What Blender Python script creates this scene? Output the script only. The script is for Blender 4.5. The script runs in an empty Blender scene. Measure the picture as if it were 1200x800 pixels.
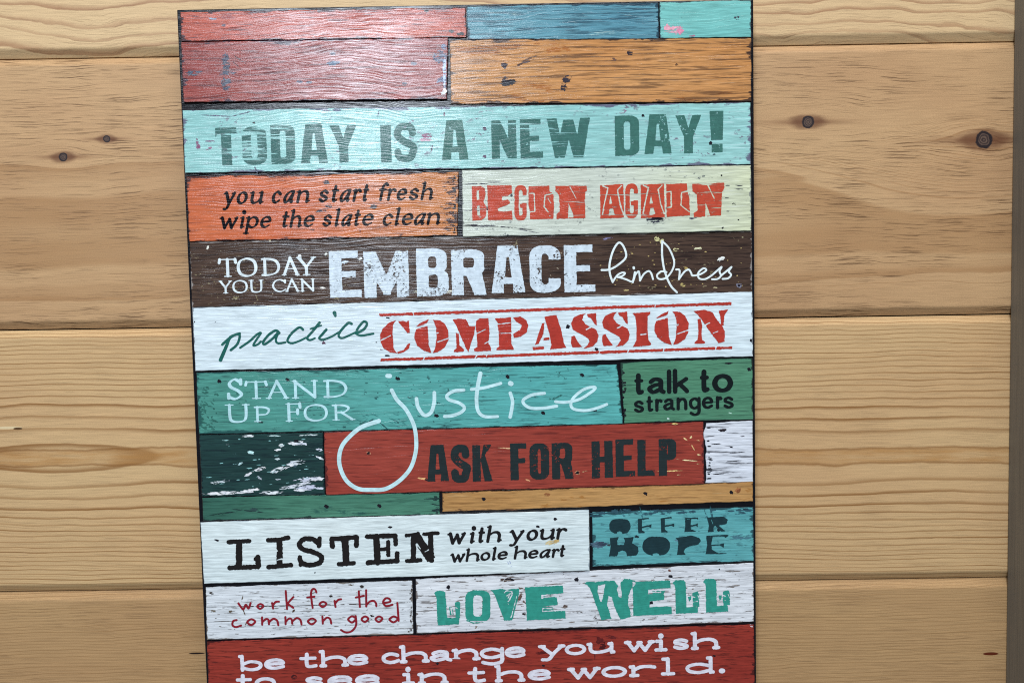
import bpy, bmesh, math, random
import numpy as np
from mathutils import Matrix, Vector

S = bpy.context.scene
C = S.collection
random.seed(7)

# ------------------------------------------------------------------ camera
DIST = 0.5            # lens to the face of the pine wall, metres
FPX = 900.0           # focal length in pixels of the 1200 x 800 photograph
PITCH, ROLL, YAW = 0.04497, -0.01626, 0.00483

def cam_basis():
    cp, sp = math.cos(PITCH), math.sin(PITCH)
    fwd, up, rt = Vector((0, cp, -sp)), Vector((0, sp, cp)), Vector((1, 0, 0))
    Z = Matrix.Rotation(YAW, 3, 'Z')
    fwd, up, rt = Z @ fwd, Z @ up, Z @ rt
    r2 = math.cos(ROLL) * rt + math.sin(ROLL) * up
    u2 = -math.sin(ROLL) * rt + math.cos(ROLL) * up
    return r2, u2, fwd
RT, UP, FW = cam_basis()
cd = bpy.data.cameras.new('camera')
cam = bpy.data.objects.new('camera', cd)
C.objects.link(cam)
m = Matrix((RT, UP, -FW)).transposed().to_4x4()
m.translation = Vector((0, -DIST, 0))
cam.matrix_world = m
cd.sensor_width = 36.0
cd.lens = 36.0 * FPX / 1200.0
cd.clip_start = 0.01
cd.clip_end = 100
S.camera = cam

# ------------------------------------------------------------------ world, lamps, exposure
w = bpy.data.worlds.new('World')
S.world = w
w.use_nodes = True
bg = w.node_tree.nodes['Background']
bg.inputs[0].default_value = (0.86, 0.95, 1.0, 1)
bg.inputs[1].default_value = 0.16

def area(name, loc, target, sx, sy, power, col):
    l = bpy.data.lights.new(name, 'AREA')
    l.shape = 'RECTANGLE'; l.size = sx; l.size_y = sy; l.energy = power; l.color = col
    o = bpy.data.objects.new(name, l)
    C.objects.link(o)
    o.location = loc
    o.rotation_euler = (Vector(target) - Vector(loc)).to_track_quat('-Z', 'Y').to_euler()
    return o
area('ceiling_light', (0.15, -0.85, 1.35), (0, 0, -.05), 1.2, 0.8, 19.6, (1.0, 0.975, 0.955))
area('window_light', (-0.47, -1.9, 0.88), (-0.1, 0, 0.1), 0.5, 0.5, 32.0, (0.80, 0.89, 1.0))

vs = S.view_settings
S.display_settings.display_device = 'sRGB'
vs.view_transform = 'Standard'
vs.look = 'None'
vs.exposure = 0.0
vs.gamma = 1.0
S.render.engine = 'CYCLES'
S.cycles.use_denoising = False
S.cycles.pixel_filter_type = 'BLACKMAN_HARRIS'
S.cycles.filter_width = 1.1

# ------------------------------------------------------------------ measuring
SIGN_T = 0.016                                       # thickness of the sign's panel
ROOT = Vector((-0.03, 0.0, -0.30))                   # the sign's base point on the wall

def to_plane(px, py, y):
    """The point of the plane at depth y seen at a position of the photograph."""
    d = RT * (px - 600.0) + UP * (400.0 - py) + FW * FPX
    t = (DIST + y) / d.y
    p = Vector((0, -DIST, 0)) + d * t
    return p.x, p.z

# ------------------------------------------------------------------ materials
def lin(c):
    out = []
    for v in c:
        v = v / 255.0
        out.append(v / 12.92 if v <= 0.04045 else ((v + 0.055) / 1.055) ** 2.4)
    return tuple(out) + (1.0,)

class NT:
    def __init__(self, tree):
        self.t = tree; self.n = tree.nodes; self.l = tree.links
    def put(self, sock, v):
        if v is None: return
        if isinstance(v, bpy.types.NodeSocket): self.l.new(v, sock)
        else: sock.default_value = v
    def coord(self):
        return self.n.new('ShaderNodeTexCoord').outputs['Object']
    def mapp(self, v, sc, loc=(0, 0, 0)):
        k = self.n.new('ShaderNodeMapping')
        self.l.new(v, k.inputs['Vector'])
        k.inputs['Scale'].default_value = sc; k.inputs['Location'].default_value = loc
        return k.outputs[0]
    def noise(self, v, scale, detail=4.0, rough=0.55, dist=0.0):
        k = self.n.new('ShaderNodeTexNoise')
        self.l.new(v, k.inputs['Vector'])
        k.inputs['Scale'].default_value = scale; k.inputs['Detail'].default_value = detail
        k.inputs['Roughness'].default_value = rough; k.inputs['Distortion'].default_value = dist
        return k.outputs[0]
    def ramp(self, f, a, b, va=0.0, vb=1.0, smooth=False):
        k = self.n.new('ShaderNodeMapRange')
        k.clamp = True
        if smooth: k.interpolation_type = 'SMOOTHSTEP'
        self.put(k.inputs[0], f)
        self.put(k.inputs[1], a); self.put(k.inputs[2], b)
        self.put(k.inputs[3], va); self.put(k.inputs[4], vb)
        return k.outputs[0]
    def math(self, op, a, b=None, c=None):
        k = self.n.new('ShaderNodeMath'); k.operation = op
        self.put(k.inputs[0], a); self.put(k.inputs[1], b)
        if c is not None: self.put(k.inputs[2], c)
        return k.outputs[0]
    def mix(self, f, a, b):
        k = self.n.new('ShaderNodeMix'); k.data_type = 'RGBA'
        self.put(k.inputs[0], f); self.put(k.inputs[6], a); self.put(k.inputs[7], b)
        return k.outputs[2]
    def sep(self, v):
        k = self.n.new('ShaderNodeSeparateXYZ'); self.l.new(v, k.inputs[0]); return k.outputs
    def comb(self, x, y, z):
        k = self.n.new('ShaderNodeCombineXYZ')
        self.put(k.inputs[0], x); self.put(k.inputs[1], y); self.put(k.inputs[2], z)
        return k.outputs[0]
    def bump(self, h, strength, dist, normal=None):
        k = self.n.new('ShaderNodeBump')
        k.inputs['Strength'].default_value = strength; k.inputs['Distance'].default_value = dist
        self.l.new(h, k.inputs['Height'])
        if normal is not None: self.l.new(normal, k.inputs['Normal'])
        return k.outputs[0]

def new_mat(name):
    mt = bpy.data.materials.new(name)
    mt.use_nodes = True
    return mt, NT(mt.node_tree), mt.node_tree.nodes['Principled BSDF']

# the clear brushed gel over the whole print: one relief shared by paint and lettering
gel = bpy.data.node_groups.new('brushed_gel', 'ShaderNodeTree')
gel.interface.new_socket('Normal', in_out='OUTPUT', socket_type='NodeSocketVector')
g = NT(gel)
go = gel.nodes.new('NodeGroupOutput')
co = g.coord()
sx, sy_, sz = g.sep(co)
sw = g.noise(co, 9.0, 1.0, 0.4)
sw2 = g.noise(g.mapp(co, (1, 1, 1), (3.1, 0, 1.7)), 26.0, 2.0, 0.5)
zz = g.math('ADD', sz, g.math('ADD', g.math('MULTIPLY', sw, 0.032), g.math('MULTIPLY', sw2, 0.007)))
bv = g.comb(g.math('MULTIPLY', sx, 11.0), 0.0, g.math('MULTIPLY', zz, 900.0))
h1 = g.noise(bv, 1.0, 3.0, 0.6, 0.2)
bv2 = g.comb(g.math('MULTIPLY', sx, 30.0), 0.0, g.math('MULTIPLY', zz, 1700.0))
h2 = g.noise(bv2, 1.0, 2.0, 0.6, 0.0)
hh = g.math('ADD', g.ramp(h1, 0.35, 0.7), g.math('MULTIPLY', h2, 0.22))
bn = g.bump(hh, 0.33, 0.0003)
g.l.new(bn, go.inputs[0])
gel.interface.new_socket('Soft', in_out='OUTPUT', socket_type='NodeSocketVector')
g.l.new(g.bump(hh, 0.20, 0.0004), go.inputs[1])

def gel_normal(t):
    k = t.n.new('ShaderNodeGroup'); k.node_tree = gel
    b = t.n['Principled BSDF']
    b.inputs['Specular IOR Level'].default_value = 0.0
    b.inputs['Coat Weight'].default_value = 1.0
    b.inputs['Coat Roughness'].default_value = 0.18
    b.inputs['Coat IOR'].default_value = 1.45
    t.put(b.inputs['Coat Normal'], k.outputs[0])
    return k.outputs[1]

def paint(name, c1, c2, grain=(30, 25, 30), g_amt=0.6, g_thr=0.62, gs=(28, 420), patch=None, p_thr=0.66,
          p_sc=(30, 120), speck=None, s_thr=0.68, light=None, rough=0.40, seed=0.0, lr=None):
    mt, t, b = new_mat(name)
    co = t.coord()
    low = t.noise(t.mapp(co, (7, 1, 30), (seed, 0, seed * 1.3)), 1.0, 4.0, 0.6)
    col = t.mix(t.ramp(low, 0.33, 0.67), lin(c1), lin(c2))
    if lr is not None:                                    # the board's paint changes colour along its length
        x = t.sep(co)[0]
        wob = t.math('ADD', x, t.math('MULTIPLY', t.math('SUBTRACT', low, 0.5), 0.12))
        col = t.mix(t.ramp(wob, lr[0], lr[1]), col, lin(lr[2]))
    fine = t.noise(t.mapp(co, (60, 1, 900), (seed, 0, 0)), 1.0, 3.0, 0.6)
    dk = t.n.new('ShaderNodeMix'); dk.data_type = 'RGBA'; dk.blend_type = 'MULTIPLY'
    t.put(dk.inputs[0], 1.0); t.put(dk.inputs[6], col)
    fv = t.ramp(fine, 0.32, 0.68, 0.74, 1.20)
    t.put(dk.inputs[7], t.comb(fv, fv, fv))
    col = dk.outputs[2]
    if light is not None:
        lm = t.ramp(t.noise(t.mapp(co, (34, 1, 900), (seed + 5, 0, 2)), 1.0, 6.0, 0.68), light[1] - 0.045, light[1] + 0.02)
        col = t.mix(t.math('MULTIPLY', lm, light[2]), col, lin(light[0]))
    if patch is not None:
        pn = t.noise(t.mapp(co, (p_sc[0], 1, p_sc[1]), (seed + 2, 0, seed)), 1.0, 8.0, 0.68, 0.3)
        col = t.mix(t.ramp(pn, p_thr - 0.03, p_thr - 0.01), col, lin(patch))
    gn = t.noise(t.mapp(co, (gs[0] * 1.8, 1, gs[1] * 2.0), (seed, 0, seed + 4)), 1.0, 7.0, 0.66, 0.1)
    gm = t.ramp(gn, g_thr - 0.045, g_thr + 0.01)
    col = t.mix(t.math('MULTIPLY', gm, g_amt * 0.85), col, lin(grain))
    if speck is not None:
        sn = t.noise(t.mapp(co, (1, 1, 1.5), (seed, 0, 0)), 260.0, 4.0, 0.7)
        sm = t.noise(t.mapp(co, (1, 1, 1), (seed, 0, 3)), 22.0, 3.0, 0.6)
        msk = t.math('MULTIPLY', t.ramp(sn, s_thr - 0.11, s_thr - 0.07), t.ramp(sm, 0.47, 0.6))
        col = t.mix(t.math('MULTIPLY', msk, 0.9), col, lin(speck))
    t.put(b.inputs['Base Color'], col)
    b.inputs['Roughness'].default_value = rough
    t.put(b.inputs['Normal'], gel_normal(t))
    return mt

def plain(name, c, rough=0.5, relief=True):
    mt, t, b = new_mat(name)
    co = t.coord()
    n = t.noise(co, 400.0, 4.0, 0.6)
    t.put(b.inputs['Base Color'], t.mix(t.ramp(n, 0.3, 0.7), lin(c), lin([min(255, v * 1.22 + 4) for v in c])))
    b.inputs['Roughness'].default_value = rough
    if not relief: b.inputs['Specular IOR Level'].default_value = 0.15
    if relief: t.put(b.inputs['Normal'], gel_normal(t))
    return mt

def ink(name, c, wear=0.0, kind='speckle', seed=0.0, coat=0.6):
    """Printed lettering: worn through to the board underneath where the noise says so."""
    mt, t, b = new_mat(name)
    co = t.coord()
    n = t.noise(co, 300.0, 3.0, 0.6)
    t.put(b.inputs['Base Color'], t.mix(t.ramp(n, 0.3, 0.7), lin([v * 0.93 for v in c]), lin([min(255, v * 1.06) for v in c])))
    b.inputs['Roughness'].default_value = 0.42
    t.put(b.inputs['Normal'], gel_normal(t))
    b.inputs['Coat Weight'].default_value = coat
    if wear > 0:
        if kind == 'streak':
            a = t.noise(t.mapp(co, (24, 1, 650), (seed, 0, seed)), 1.0, 5.0, 0.7, 0.3)
            k2 = t.noise(t.mapp(co, (1, 1, 1), (seed + 1, 0, 0)), 14.0, 2.0, 0.5)
            sp = t.noise(t.mapp(co, (300, 1, 420), (seed, 0, 0)), 1.0, 4.0, 0.7)
            thr = t.ramp(k2, 0.35, 0.65, 0.62 - wear * 0.17, 0.63)
            m1 = t.ramp(t.math('SUBTRACT', a, thr), 0.0, 0.05)
            m2 = t.ramp(sp, 0.62, 0.66)
            hole = t.math('MAXIMUM', m1, t.math('MULTIPLY', m2, 0.9))
        else:
            a = t.noise(t.mapp(co, (1, 1, 1.2), (seed, 0, seed)), 520.0, 6.0, 0.75)
            k2 = t.noise(t.mapp(co, (1, 1, 1), (seed + 1, 0, 0)), 60.0, 3.0, 0.6)
            thr = t.ramp(k2, 0.36, 0.62, 0.70, 0.70 - wear * 0.30)
            hole = t.ramp(t.math('SUBTRACT', a, thr), 0.0, 0.03)
        al = t.math('SUBTRACT', 1.0, hole)
        t.put(b.inputs['Alpha'], al)
    return mt

# ------------------------------------------------------------------ outlines from distance fields
def vnoise(X, Y, cell, seed):
    xi = np.floor(X / cell).astype(np.int64); yi = np.floor(Y / cell).astype(np.int64)
    fx = X / cell - xi; fy = Y / cell - yi
    fx = fx * fx * (3 - 2 * fx); fy = fy * fy * (3 - 2 * fy)
    def h(a, b):
        n = (a * 374761393 + b * 668265263 + seed * 974711) & 0x7fffffff
        n = ((n ^ (n >> 13)) * 1274126177) & 0x7fffffff
        return ((n ^ (n >> 16)) & 0xffff) / 65535.0
    return ((h(xi, yi) * (1 - fx) + h(xi + 1, yi) * fx) * (1 - fy) + (h(xi, yi + 1) * (1 - fx) + h(xi + 1, yi + 1) * fx) * fy) - 0.5

def d_stroke(X, Y, pts, rad):
    d = np.full(X.shape, 1e9)
    for (a, b, ra, rb) in zip(pts[:-1], pts[1:], rad[:-1], rad[1:]):
        vx, vy = b[0] - a[0], b[1] - a[1]
        L2 = vx * vx + vy * vy + 1e-12
        t = np.clip(((X - a[0]) * vx + (Y - a[1]) * vy) / L2, 0, 1)
        d = np.minimum(d, np.hypot(X - a[0] - t * vx, Y - a[1] - t * vy) - (ra + (rb - ra) * t))
    return d

def d_butt(X, Y, pts, r):
    d = np.full(X.shape, 1e9)
    for k, (a, b) in enumerate(zip(pts[:-1], pts[1:])):
        vx, vy = b[0] - a[0], b[1] - a[1]
        L = math.hypot(vx, vy) + 1e-9
        ux, uy = vx / L, vy / L
        cx, cy = (a[0] + b[0]) / 2, (a[1] + b[1]) / 2
        p = np.abs((X - cx) * ux + (Y - cy) * uy) - L / 2
        q = np.abs(-(X - cx) * uy + (Y - cy) * ux) - r
        d = np.minimum(d, np.maximum(p, q))
        if k: d = np.minimum(d, np.hypot(X - a[0], Y - a[1]) - r)
    return d

def d_poly(X, Y, P):
    d = np.full(X.shape, 1e9); ins = np.zeros(X.shape, bool)
    n = len(P)
    for i in range(n):
        a, b = P[i], P[(i + 1) % n]
        vx, vy = b[0] - a[0], b[1] - a[1]
        L2 = vx * vx + vy * vy + 1e-12
        t = np.clip(((X - a[0]) * vx + (Y - a[1]) * vy) / L2, 0, 1)
        d = np.minimum(d, np.hypot(X - a[0] - t * vx, Y - a[1] - t * vy))
        c = (a[1] > Y) != (b[1] > Y)
        ins ^= c & (X < vx * (Y - a[1]) / (vy if abs(vy) > 1e-12 else 1e-12) + a[0])
    return np.where(ins, -d, d)

def catmull(P, n=7):
    if len(P) < 3: return list(P)
    closed = P[0] == P[-1]
    Q = [P[-2]] + list(P) + [P[1]] if closed else [P[0]] + list(P) + [P[-1]]
    out = []
    for i in range(1, len(Q) - 2):
        p0, p1, p2, p3 = Q[i - 1], Q[i], Q[i + 1], Q[i + 2]
        for k in range(n):
            t = k / n
            out.append(tuple(0.5 * (2 * p1[j] + (p2[j] - p0[j]) * t + (2 * p0[j] - 5 * p1[j] + 4 * p2[j] - p3[j]) * t * t
                                    + (3 * p1[j] - p0[j] - 3 * p2[j] + p3[j]) * t ** 3) for j in (0, 1)))
    out.append(tuple(P[-1]))
    return out

def nib(pts, thick, thin, phi):
    ang = []
    for i in range(len(pts)):
        a = pts[max(0, i - 1)]; b = pts[min(len(pts) - 1, i + 1)]
        ang.append(math.atan2(-(b[1] - a[1]), b[0] - a[0]))
    return [0.5 * (thin + (thick - thin) * abs(math.sin(t - phi))) for t in ang]

def field(prims, T, ws, X, Y):
    """prims in glyph units; T maps them to photograph pixels; ws scales widths."""
    D = np.full(X.shape, 1e9)
    for p in prims:
        k = p[0]; sub = k[0] == '-'; k = k.strip('-')
        if k == 'P': d = d_poly(X, Y, [T(*q) for q in p[1]])
        elif k == 'S': 
            q = [T(*a) for a in p[1]]; d = d_stroke(X, Y, q, [p[2] * ws / 2] * len(q))
        elif k == 'B': d = d_butt(X, Y, [T(*a) for a in p[1]], p[2] * ws / 2)
        elif k == 'K':
            q = catmull([T(*a) for a in p[1]])
            w0 = p[2]; w1 = p[3] if len(p) > 3 else w0
            d = d_stroke(X, Y, q, [(w0 + (w1 - w0) * i / (len(q) - 1)) * ws / 2 for i in range(len(q))])
        elif k == 'N':
            q = catmull([T(*a) for a in p[1]]); d = d_stroke(X, Y, q, nib(q, p[2] * ws, p[3] * ws, p[4]))
        elif k == 'M':
            q = [T(*a) for a in p[1]]
            d = np.full(X.shape, 1e9)
            for a, b in zip(q[:-1], q[1:]):
                d = np.minimum(d, d_stroke(X, Y, [a, b], nib([a, b], p[2] * ws, p[3] * ws, p[4])))
        elif k == 'F':                                   # flakes bitten out of the edge
            d = p[1] - vnoise(X, Y, p[2], p[3]) - 0.5 * vnoise(X, Y, p[2] * 0.4, p[3] + 9)
            d = d * p[2]
        D = np.maximum(D, -d) if sub else np.minimum(D, d)
    return D

def contours(D, x0, y0, step):
    pad = np.pad(D, 1, constant_values=9.0)
    ins = pad < 0
    H, W = pad.shape
    code = ins[:-1, :-1] * 1 + ins[:-1, 1:] * 2 + ins[1:, 1:] * 4 + ins[1:, :-1] * 8
    ys, xs = np.nonzero((code > 0) & (code < 15))
    TAB = {1: [(3, 0)], 2: [(0, 1)], 3: [(3, 1)], 4: [(1, 2)], 5: [(3, 0), (1, 2)], 6: [(0, 2)], 7: [(3, 2)],
           8: [(2, 3)], 9: [(2, 0)], 10: [(0, 1), (2, 3)], 11: [(2, 1)], 12: [(1, 3)], 13: [(1, 0)], 14: [(0, 3)]}
    nxt = {}
    def key(y, x, e):
        if e == 0: return (y, x, 0)
        if e == 2: return (y + 1, x, 0)
        if e == 3: return (y, x, 1)
        return (y, x + 1, 1)
    for y, x in zip(ys.tolist(), xs.tolist()):
        for a, b in TAB[int(code[y, x])]:
            nxt[key(y, x, a)] = key(y, x, b)
    def pt(k):
        y, x, e = k
        if e == 0:
            a, b = pad[y, x], pad[y, x + 1]; t = a / (a - b); return (x0 + (x - 1 + t) * step, y0 + (y - 1) * step)
        a, b = pad[y, x], pad[y + 1, x]; t = a / (a - b); return (x0 + (x - 1) * step, y0 + (y - 1 + t) * step)
    loops = []
    while nxt:
        k0, k = next(iter(nxt.items()))
        loop = [k0]; del nxt[k0]
        while k != k0 and k in nxt:
            loop.append(k); k = nxt.pop(k)
        if len(loop) >= 6: loops.append([pt(q) for q in loop])
    out = []
    for L in loops:
        for _ in range(3):
            keep = []; i = 0; n = len(L)
            while i < n:
                if keep and i + 1 < n:
                    a, b, c = keep[-1], L[i], L[i + 1]
                    vx, vy = c[0] - a[0], c[1] - a[1]
                    dd = abs((b[0] - a[0]) * vy - (b[1] - a[1]) * vx) / (math.hypot(vx, vy) + 1e-9)
                    if dd < 0.025:
                        keep.append(c); i += 2; continue
                keep.append(L[i]); i += 1
            L = keep
        if len(L) >= 4: out.append(L)
    return out

NS = [0]
def glyph_loops(prims, T, ws, box, rough=0.0, cell=1.6, step=0.33):
    x0, y0, x1, y1 = box
    X, Y = np.meshgrid(np.arange(x0, x1, step), np.arange(y0, y1, step))
    NS[0] += 1
    D = field(prims, T, ws, X, Y)
    if rough:
        D = D + rough * (2.0 * vnoise(X, Y, cell, NS[0]) + 1.2 * vnoise(X, Y, cell * 2.7, NS[0] + 50))
    return contours(D, x0, y0, step)

def trace(prims, ox, oy, sc=5.0, rough=0.0, cell=1.6):
    """Strokes measured in an enlargement of the photograph: origin ox, oy and scale sc."""
    T = lambda x, y: (ox + x / sc, oy + y / sc)
    pts = [T(*q) for p in prims if p[0] not in ('-F',) for q in p[1]]
    mg = 7
    return glyph_loops(prims, T, 1.0 / sc, (min(p[0] for p in pts) - mg, min(p[1] for p in pts) - mg,
                                            max(p[0] for p in pts) + mg, max(p[1] for p in pts) + mg), rough, cell)

def lean(x):                                             # how upright strokes lean in the photograph at this x
    return 0.058 - 0.0000605 * x

def boxed(prims, x0, yt, x1, yb, slope=-0.024, slant=0.0, ws=None, rough=0.0, cell=1.6, ext=0.6):
    Wd, H = x1 - x0, yb - yt
    ln = lean((x0 + x1) / 2) - slant
    def T(u, v):
        return (x0 + u * Wd + (0.5 - v) * H * ln, yb - v * H + (u - 0.5) * Wd * slope)
    e = ext * H + 4
    return glyph_loops(prims, T, H if ws is None else ws, (x0 - e * 0.6, yt - e, x1 + e * 0.6, yb + e), rough, cell)

# ------------------------------------------------------------------ alphabets
def rect(a, b, c, d): return ('P', [(a, b), (c, b), (c, d), (a, d)])
def rr(a, b, c, d, ru, rv, sg='P', n=5):
    P = []
    for cx, cy, a0 in ((c - ru, d - rv, 0), (a + ru, d - rv, 90), (a + ru, b + rv, 180), (c - ru, b + rv, 270)):
        for k in range(n + 1):
            t = math.radians(a0 + 90 * k / n)
            P.append((cx + ru * math.cos(t), cy + rv * math.sin(t)))
    return (sg, P)
def ell(cx, cy, rx, ry, sg='P', n=20):
    return (sg, [(cx + rx * math.cos(2 * math.pi * k / n), cy + ry * math.sin(2 * math.pi * k / n)) for k in range(n)])

def grot(ch, s, t):
    """Condensed poster capitals; s = stem / letter width, t = bar / letter height."""
    q = 1 - s
    if ch == 'T': return [rect(0, 1 - t, 1, 1), rect(.5 - s * .55, 0, .5 + s * .55, 1), ('P', [(0, 1 - t * 1.7), (.07, 1 - t), (.07, 1), (0, 1)])]
    if ch == 'I': return [rect(0, 0, 1, 1)]
    if ch == 'O': return [rr(0, 0, 1, 1, .42, .2), rr(s, t, q, 1 - t, (q - s) * .45, .1, '-P')]
    if ch == 'D': return [rr(0, 0, 1, 1, .4, .17), rect(0, 0, .5, 1), rr(s, t, q, 1 - t, (q - s) * .3, .08, '-P')]
    if ch == 'C': return [rr(0, 0, 1, 1, .42, .2), rr(s, t, q, 1 - t, (q - s) * .45, .1, '-P'), ('-P', [(s + .08, .30), (1.2, .30), (1.2, .70), (s + .08, .70)])]
    if ch == 'A': return [('P', [(0, 0), (.2, 1), (.8, 1), (1, 0), (1 - s, 0), (.64, .19), (.36, .19), (s, 0)]),
                          ('-P', [(.40, .33), (.465, .76), (.535, .76), (.60, .33)])]
    if ch == 'Y': return [('P', [(0, 1), (s * 1.02, 1), (.5, .66), (1 - s * 1.02, 1), (1, 1), (.5 + s * .5, .43), (.5 + s * .5, 0), (.5 - s * .5, 0), (.5 - s * .5, .43)])]
    if ch == 'S':
        h = s / 2
        return [('K', [(1 - h * .95, .755), (1 - h, .82), (.70, .91), (.34, .91), (h, .79), (h * 1.05, .67), (.45, .53), (.84, .385), (1 - h, .23), (.68, .09), (.32, .09), (h, .18), (h * .95, .25)], s * .50)]
    if ch == 'N': return [rect(0, 0, s * .85, 1), rect(1 - s * .85, 0, 1, 1), ('P', [(0, 1), (s * .95, 1), (1, 0), (1 - s * .95, 0)])]
    if ch == 'E': return [rect(0, 0, s, 1), rect(0, 1 - t, .92, 1), rect(0, .5 - t * .42, .84, .5 + t * .42), rect(0, 0, 1, t)]
    if ch == 'F': return [rect(0, 0, s, 1), rect(0, 1 - t, 1, 1), rect(0, .52 - t * .45, .92, .52 + t * .45)]
    if ch == 'L': return [rect(0, 0, s, 1), rect(0, 0, 1, t)]
    if ch == 'H': return [rect(0, 0, s, 1), rect(q, 0, 1, 1), rect(.1, .5 - t * .5, .9, .5 + t * .5)]
    if ch == 'P': return [rect(0, 0, s, 1), rr(0, .42, 1, 1, .35, .14), rect(0, .42, .4, 1), rr(s, .42 + t, q, 1 - t, .08, .05, '-P')]
    if ch == 'R': return [rect(0, 0, s, 1), rr(0, .42, .95, 1, .35, .14), rect(0, .42, .4, 1), rr(s, .42 + t, q, 1 - t, .08, .05, '-P'),
                          ('P', [(.40, .48), (1 - s, 0), (1, 0), (.88, .5)])]
    if ch == 'B': return [rr(0, 0, 1, .56, .38, .16), rr(0, .46, .95, 1, .38, .16), rect(0, 0, .45, 1),
                          rr(s, .54 + t * .3, q, 1 - t, .09, .06, '-P'), rr(s, t, q + .03, .52 - t * .4, .09, .06, '-P')]
    if ch == 'K': return [rect(0, 0, s, 1), ('P', [(s * .8, .34), (1 - s * 1.05, 1), (.98, 1), (s * .9, .50)]), ('P', [(s * 1.0, .62), (1 - s, 0), (1, 0), (s * 1.55, .72)])]
    if ch == 'M': return [rect(0, 0, s, 1), rect(q, 0, 1, 1), ('P', [(0, 1), (s, 1), (.53, .42), (.60, .06), (.44, .06), (s * .6, .55)]), ('P', [(1, 1), (q, 1), (.47, .42), (.42, .06), (.56, .06), (1 - s * .6, .55)])]
    if ch == 'W':
        h = s * .5
        st = lambda x0, v0, x1, v1: ('P', [(x0 - h, v0), (x0 + h, v0), (x1 + h, v1), (x1 - h, v1)])
        return [st(h, 1, .29, 0), st(.29, 0, .5, .96), st(.5, .96, .72, 0), st(.72, 0, 1 - h, 1)]
    if ch == '!': return [('P', [(0, 1), (1, 1), (.93, .30), (.10, .30)]), rect(.14, 0, .92, .20)]

TK, TN, PH = .17, .078, math.radians(20)
def sf(u, v, h): return ('S', [(u - h, v), (u + h, v)], .06)
def roman(ch):
    s = lambda *p: ('M', list(p), TK, TN, PH)
    c = lambda *p: ('N', list(p), TK, TN, PH)
    e, f = .03, .97
    if ch == 'T': return [s((.5, .05), (.5, .95)), ('S', [(.06, .95), (.94, .95)], .06), s((.04, .95), (0, .78)), s((.96, .95), (1, .78)), sf(.5, e, .2)]
    if ch == 'O': return [c((.5, .97), (.16, .84), (.05, .5), (.16, .16), (.5, .03), (.84, .16), (.95, .5), (.84, .84), (.5, .97))]
    if ch == 'D': return [s((.2, .05), (.2, .95)), c((.05, .95), (.45, .95), (.8, .82), (.94, .5), (.8, .18), (.45, .05), (.05, .05))]
    if ch == 'A': return [s((.1, .04), (.48, .96)), s((.48, .98), (.9, .04)), ('S', [(.24, .36), (.72, .36)], .05), sf(.09, e, .12), sf(.9, e, .12)]
    if ch == 'Y': return [s((.1, .96), (.5, .45)), s((.9, .96), (.5, .45)), s((.5, .5), (.5, .04)), sf(.11, f, .13), sf(.89, f, .13), sf(.5, e, .18)]
    if ch == 'U': return [c((.18, .96), (.18, .4), (.24, .12), (.5, .04), (.76, .12), (.84, .4), (.84, .96)), sf(.17, f, .16), sf(.84, f, .14)]
    if ch == 'C': return [c((.95, .8), (.62, .97), (.25, .88), (.06, .5), (.25, .14), (.62, .03), (.98, .2)), s((.95, .92), (.95, .74))]
    if ch == 'N': return [s((.14, .04), (.14, .96)), s((.1, .97), (.88, .05)), s((.88, .05), (.88, .96)), sf(.13, e, .12), sf(.1, f, .08), sf(.88, f, .12)]
    if ch == 'S': return [c((.88, .82), (.5, .97), (.14, .8), (.22, .6), (.7, .42), (.92, .22), (.5, .03), (.05, .14)), s((.9, .94), (.9, .74)), s((.04, .26), (.04, .08))]
    if ch == 'P': return [s((.22, .05), (.22, .95)), c((.05, .95), (.55, .95), (.9, .85), (.95, .68), (.75, .48), (.3, .45)), sf(.22, e, .2)]
    if ch == 'F': return [s((.22, .05), (.22, .95)), ('S', [(.05, .95), (.94, .95)], .06), s((.95, .96), (.97, .76)), ('S', [(.22, .52), (.8, .52)], .055), s((.8, .62), (.8, .42)), sf(.22, e, .2)]
    if ch == 'R': return [s((.18, .05), (.18, .95)), c((.03, .95), (.45, .95), (.7, .85), (.74, .7), (.55, .52), (.2, .49)), s((.42, .5), (.9, .05)), sf(.18, e, .15), sf(.93, e, .1)]

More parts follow.
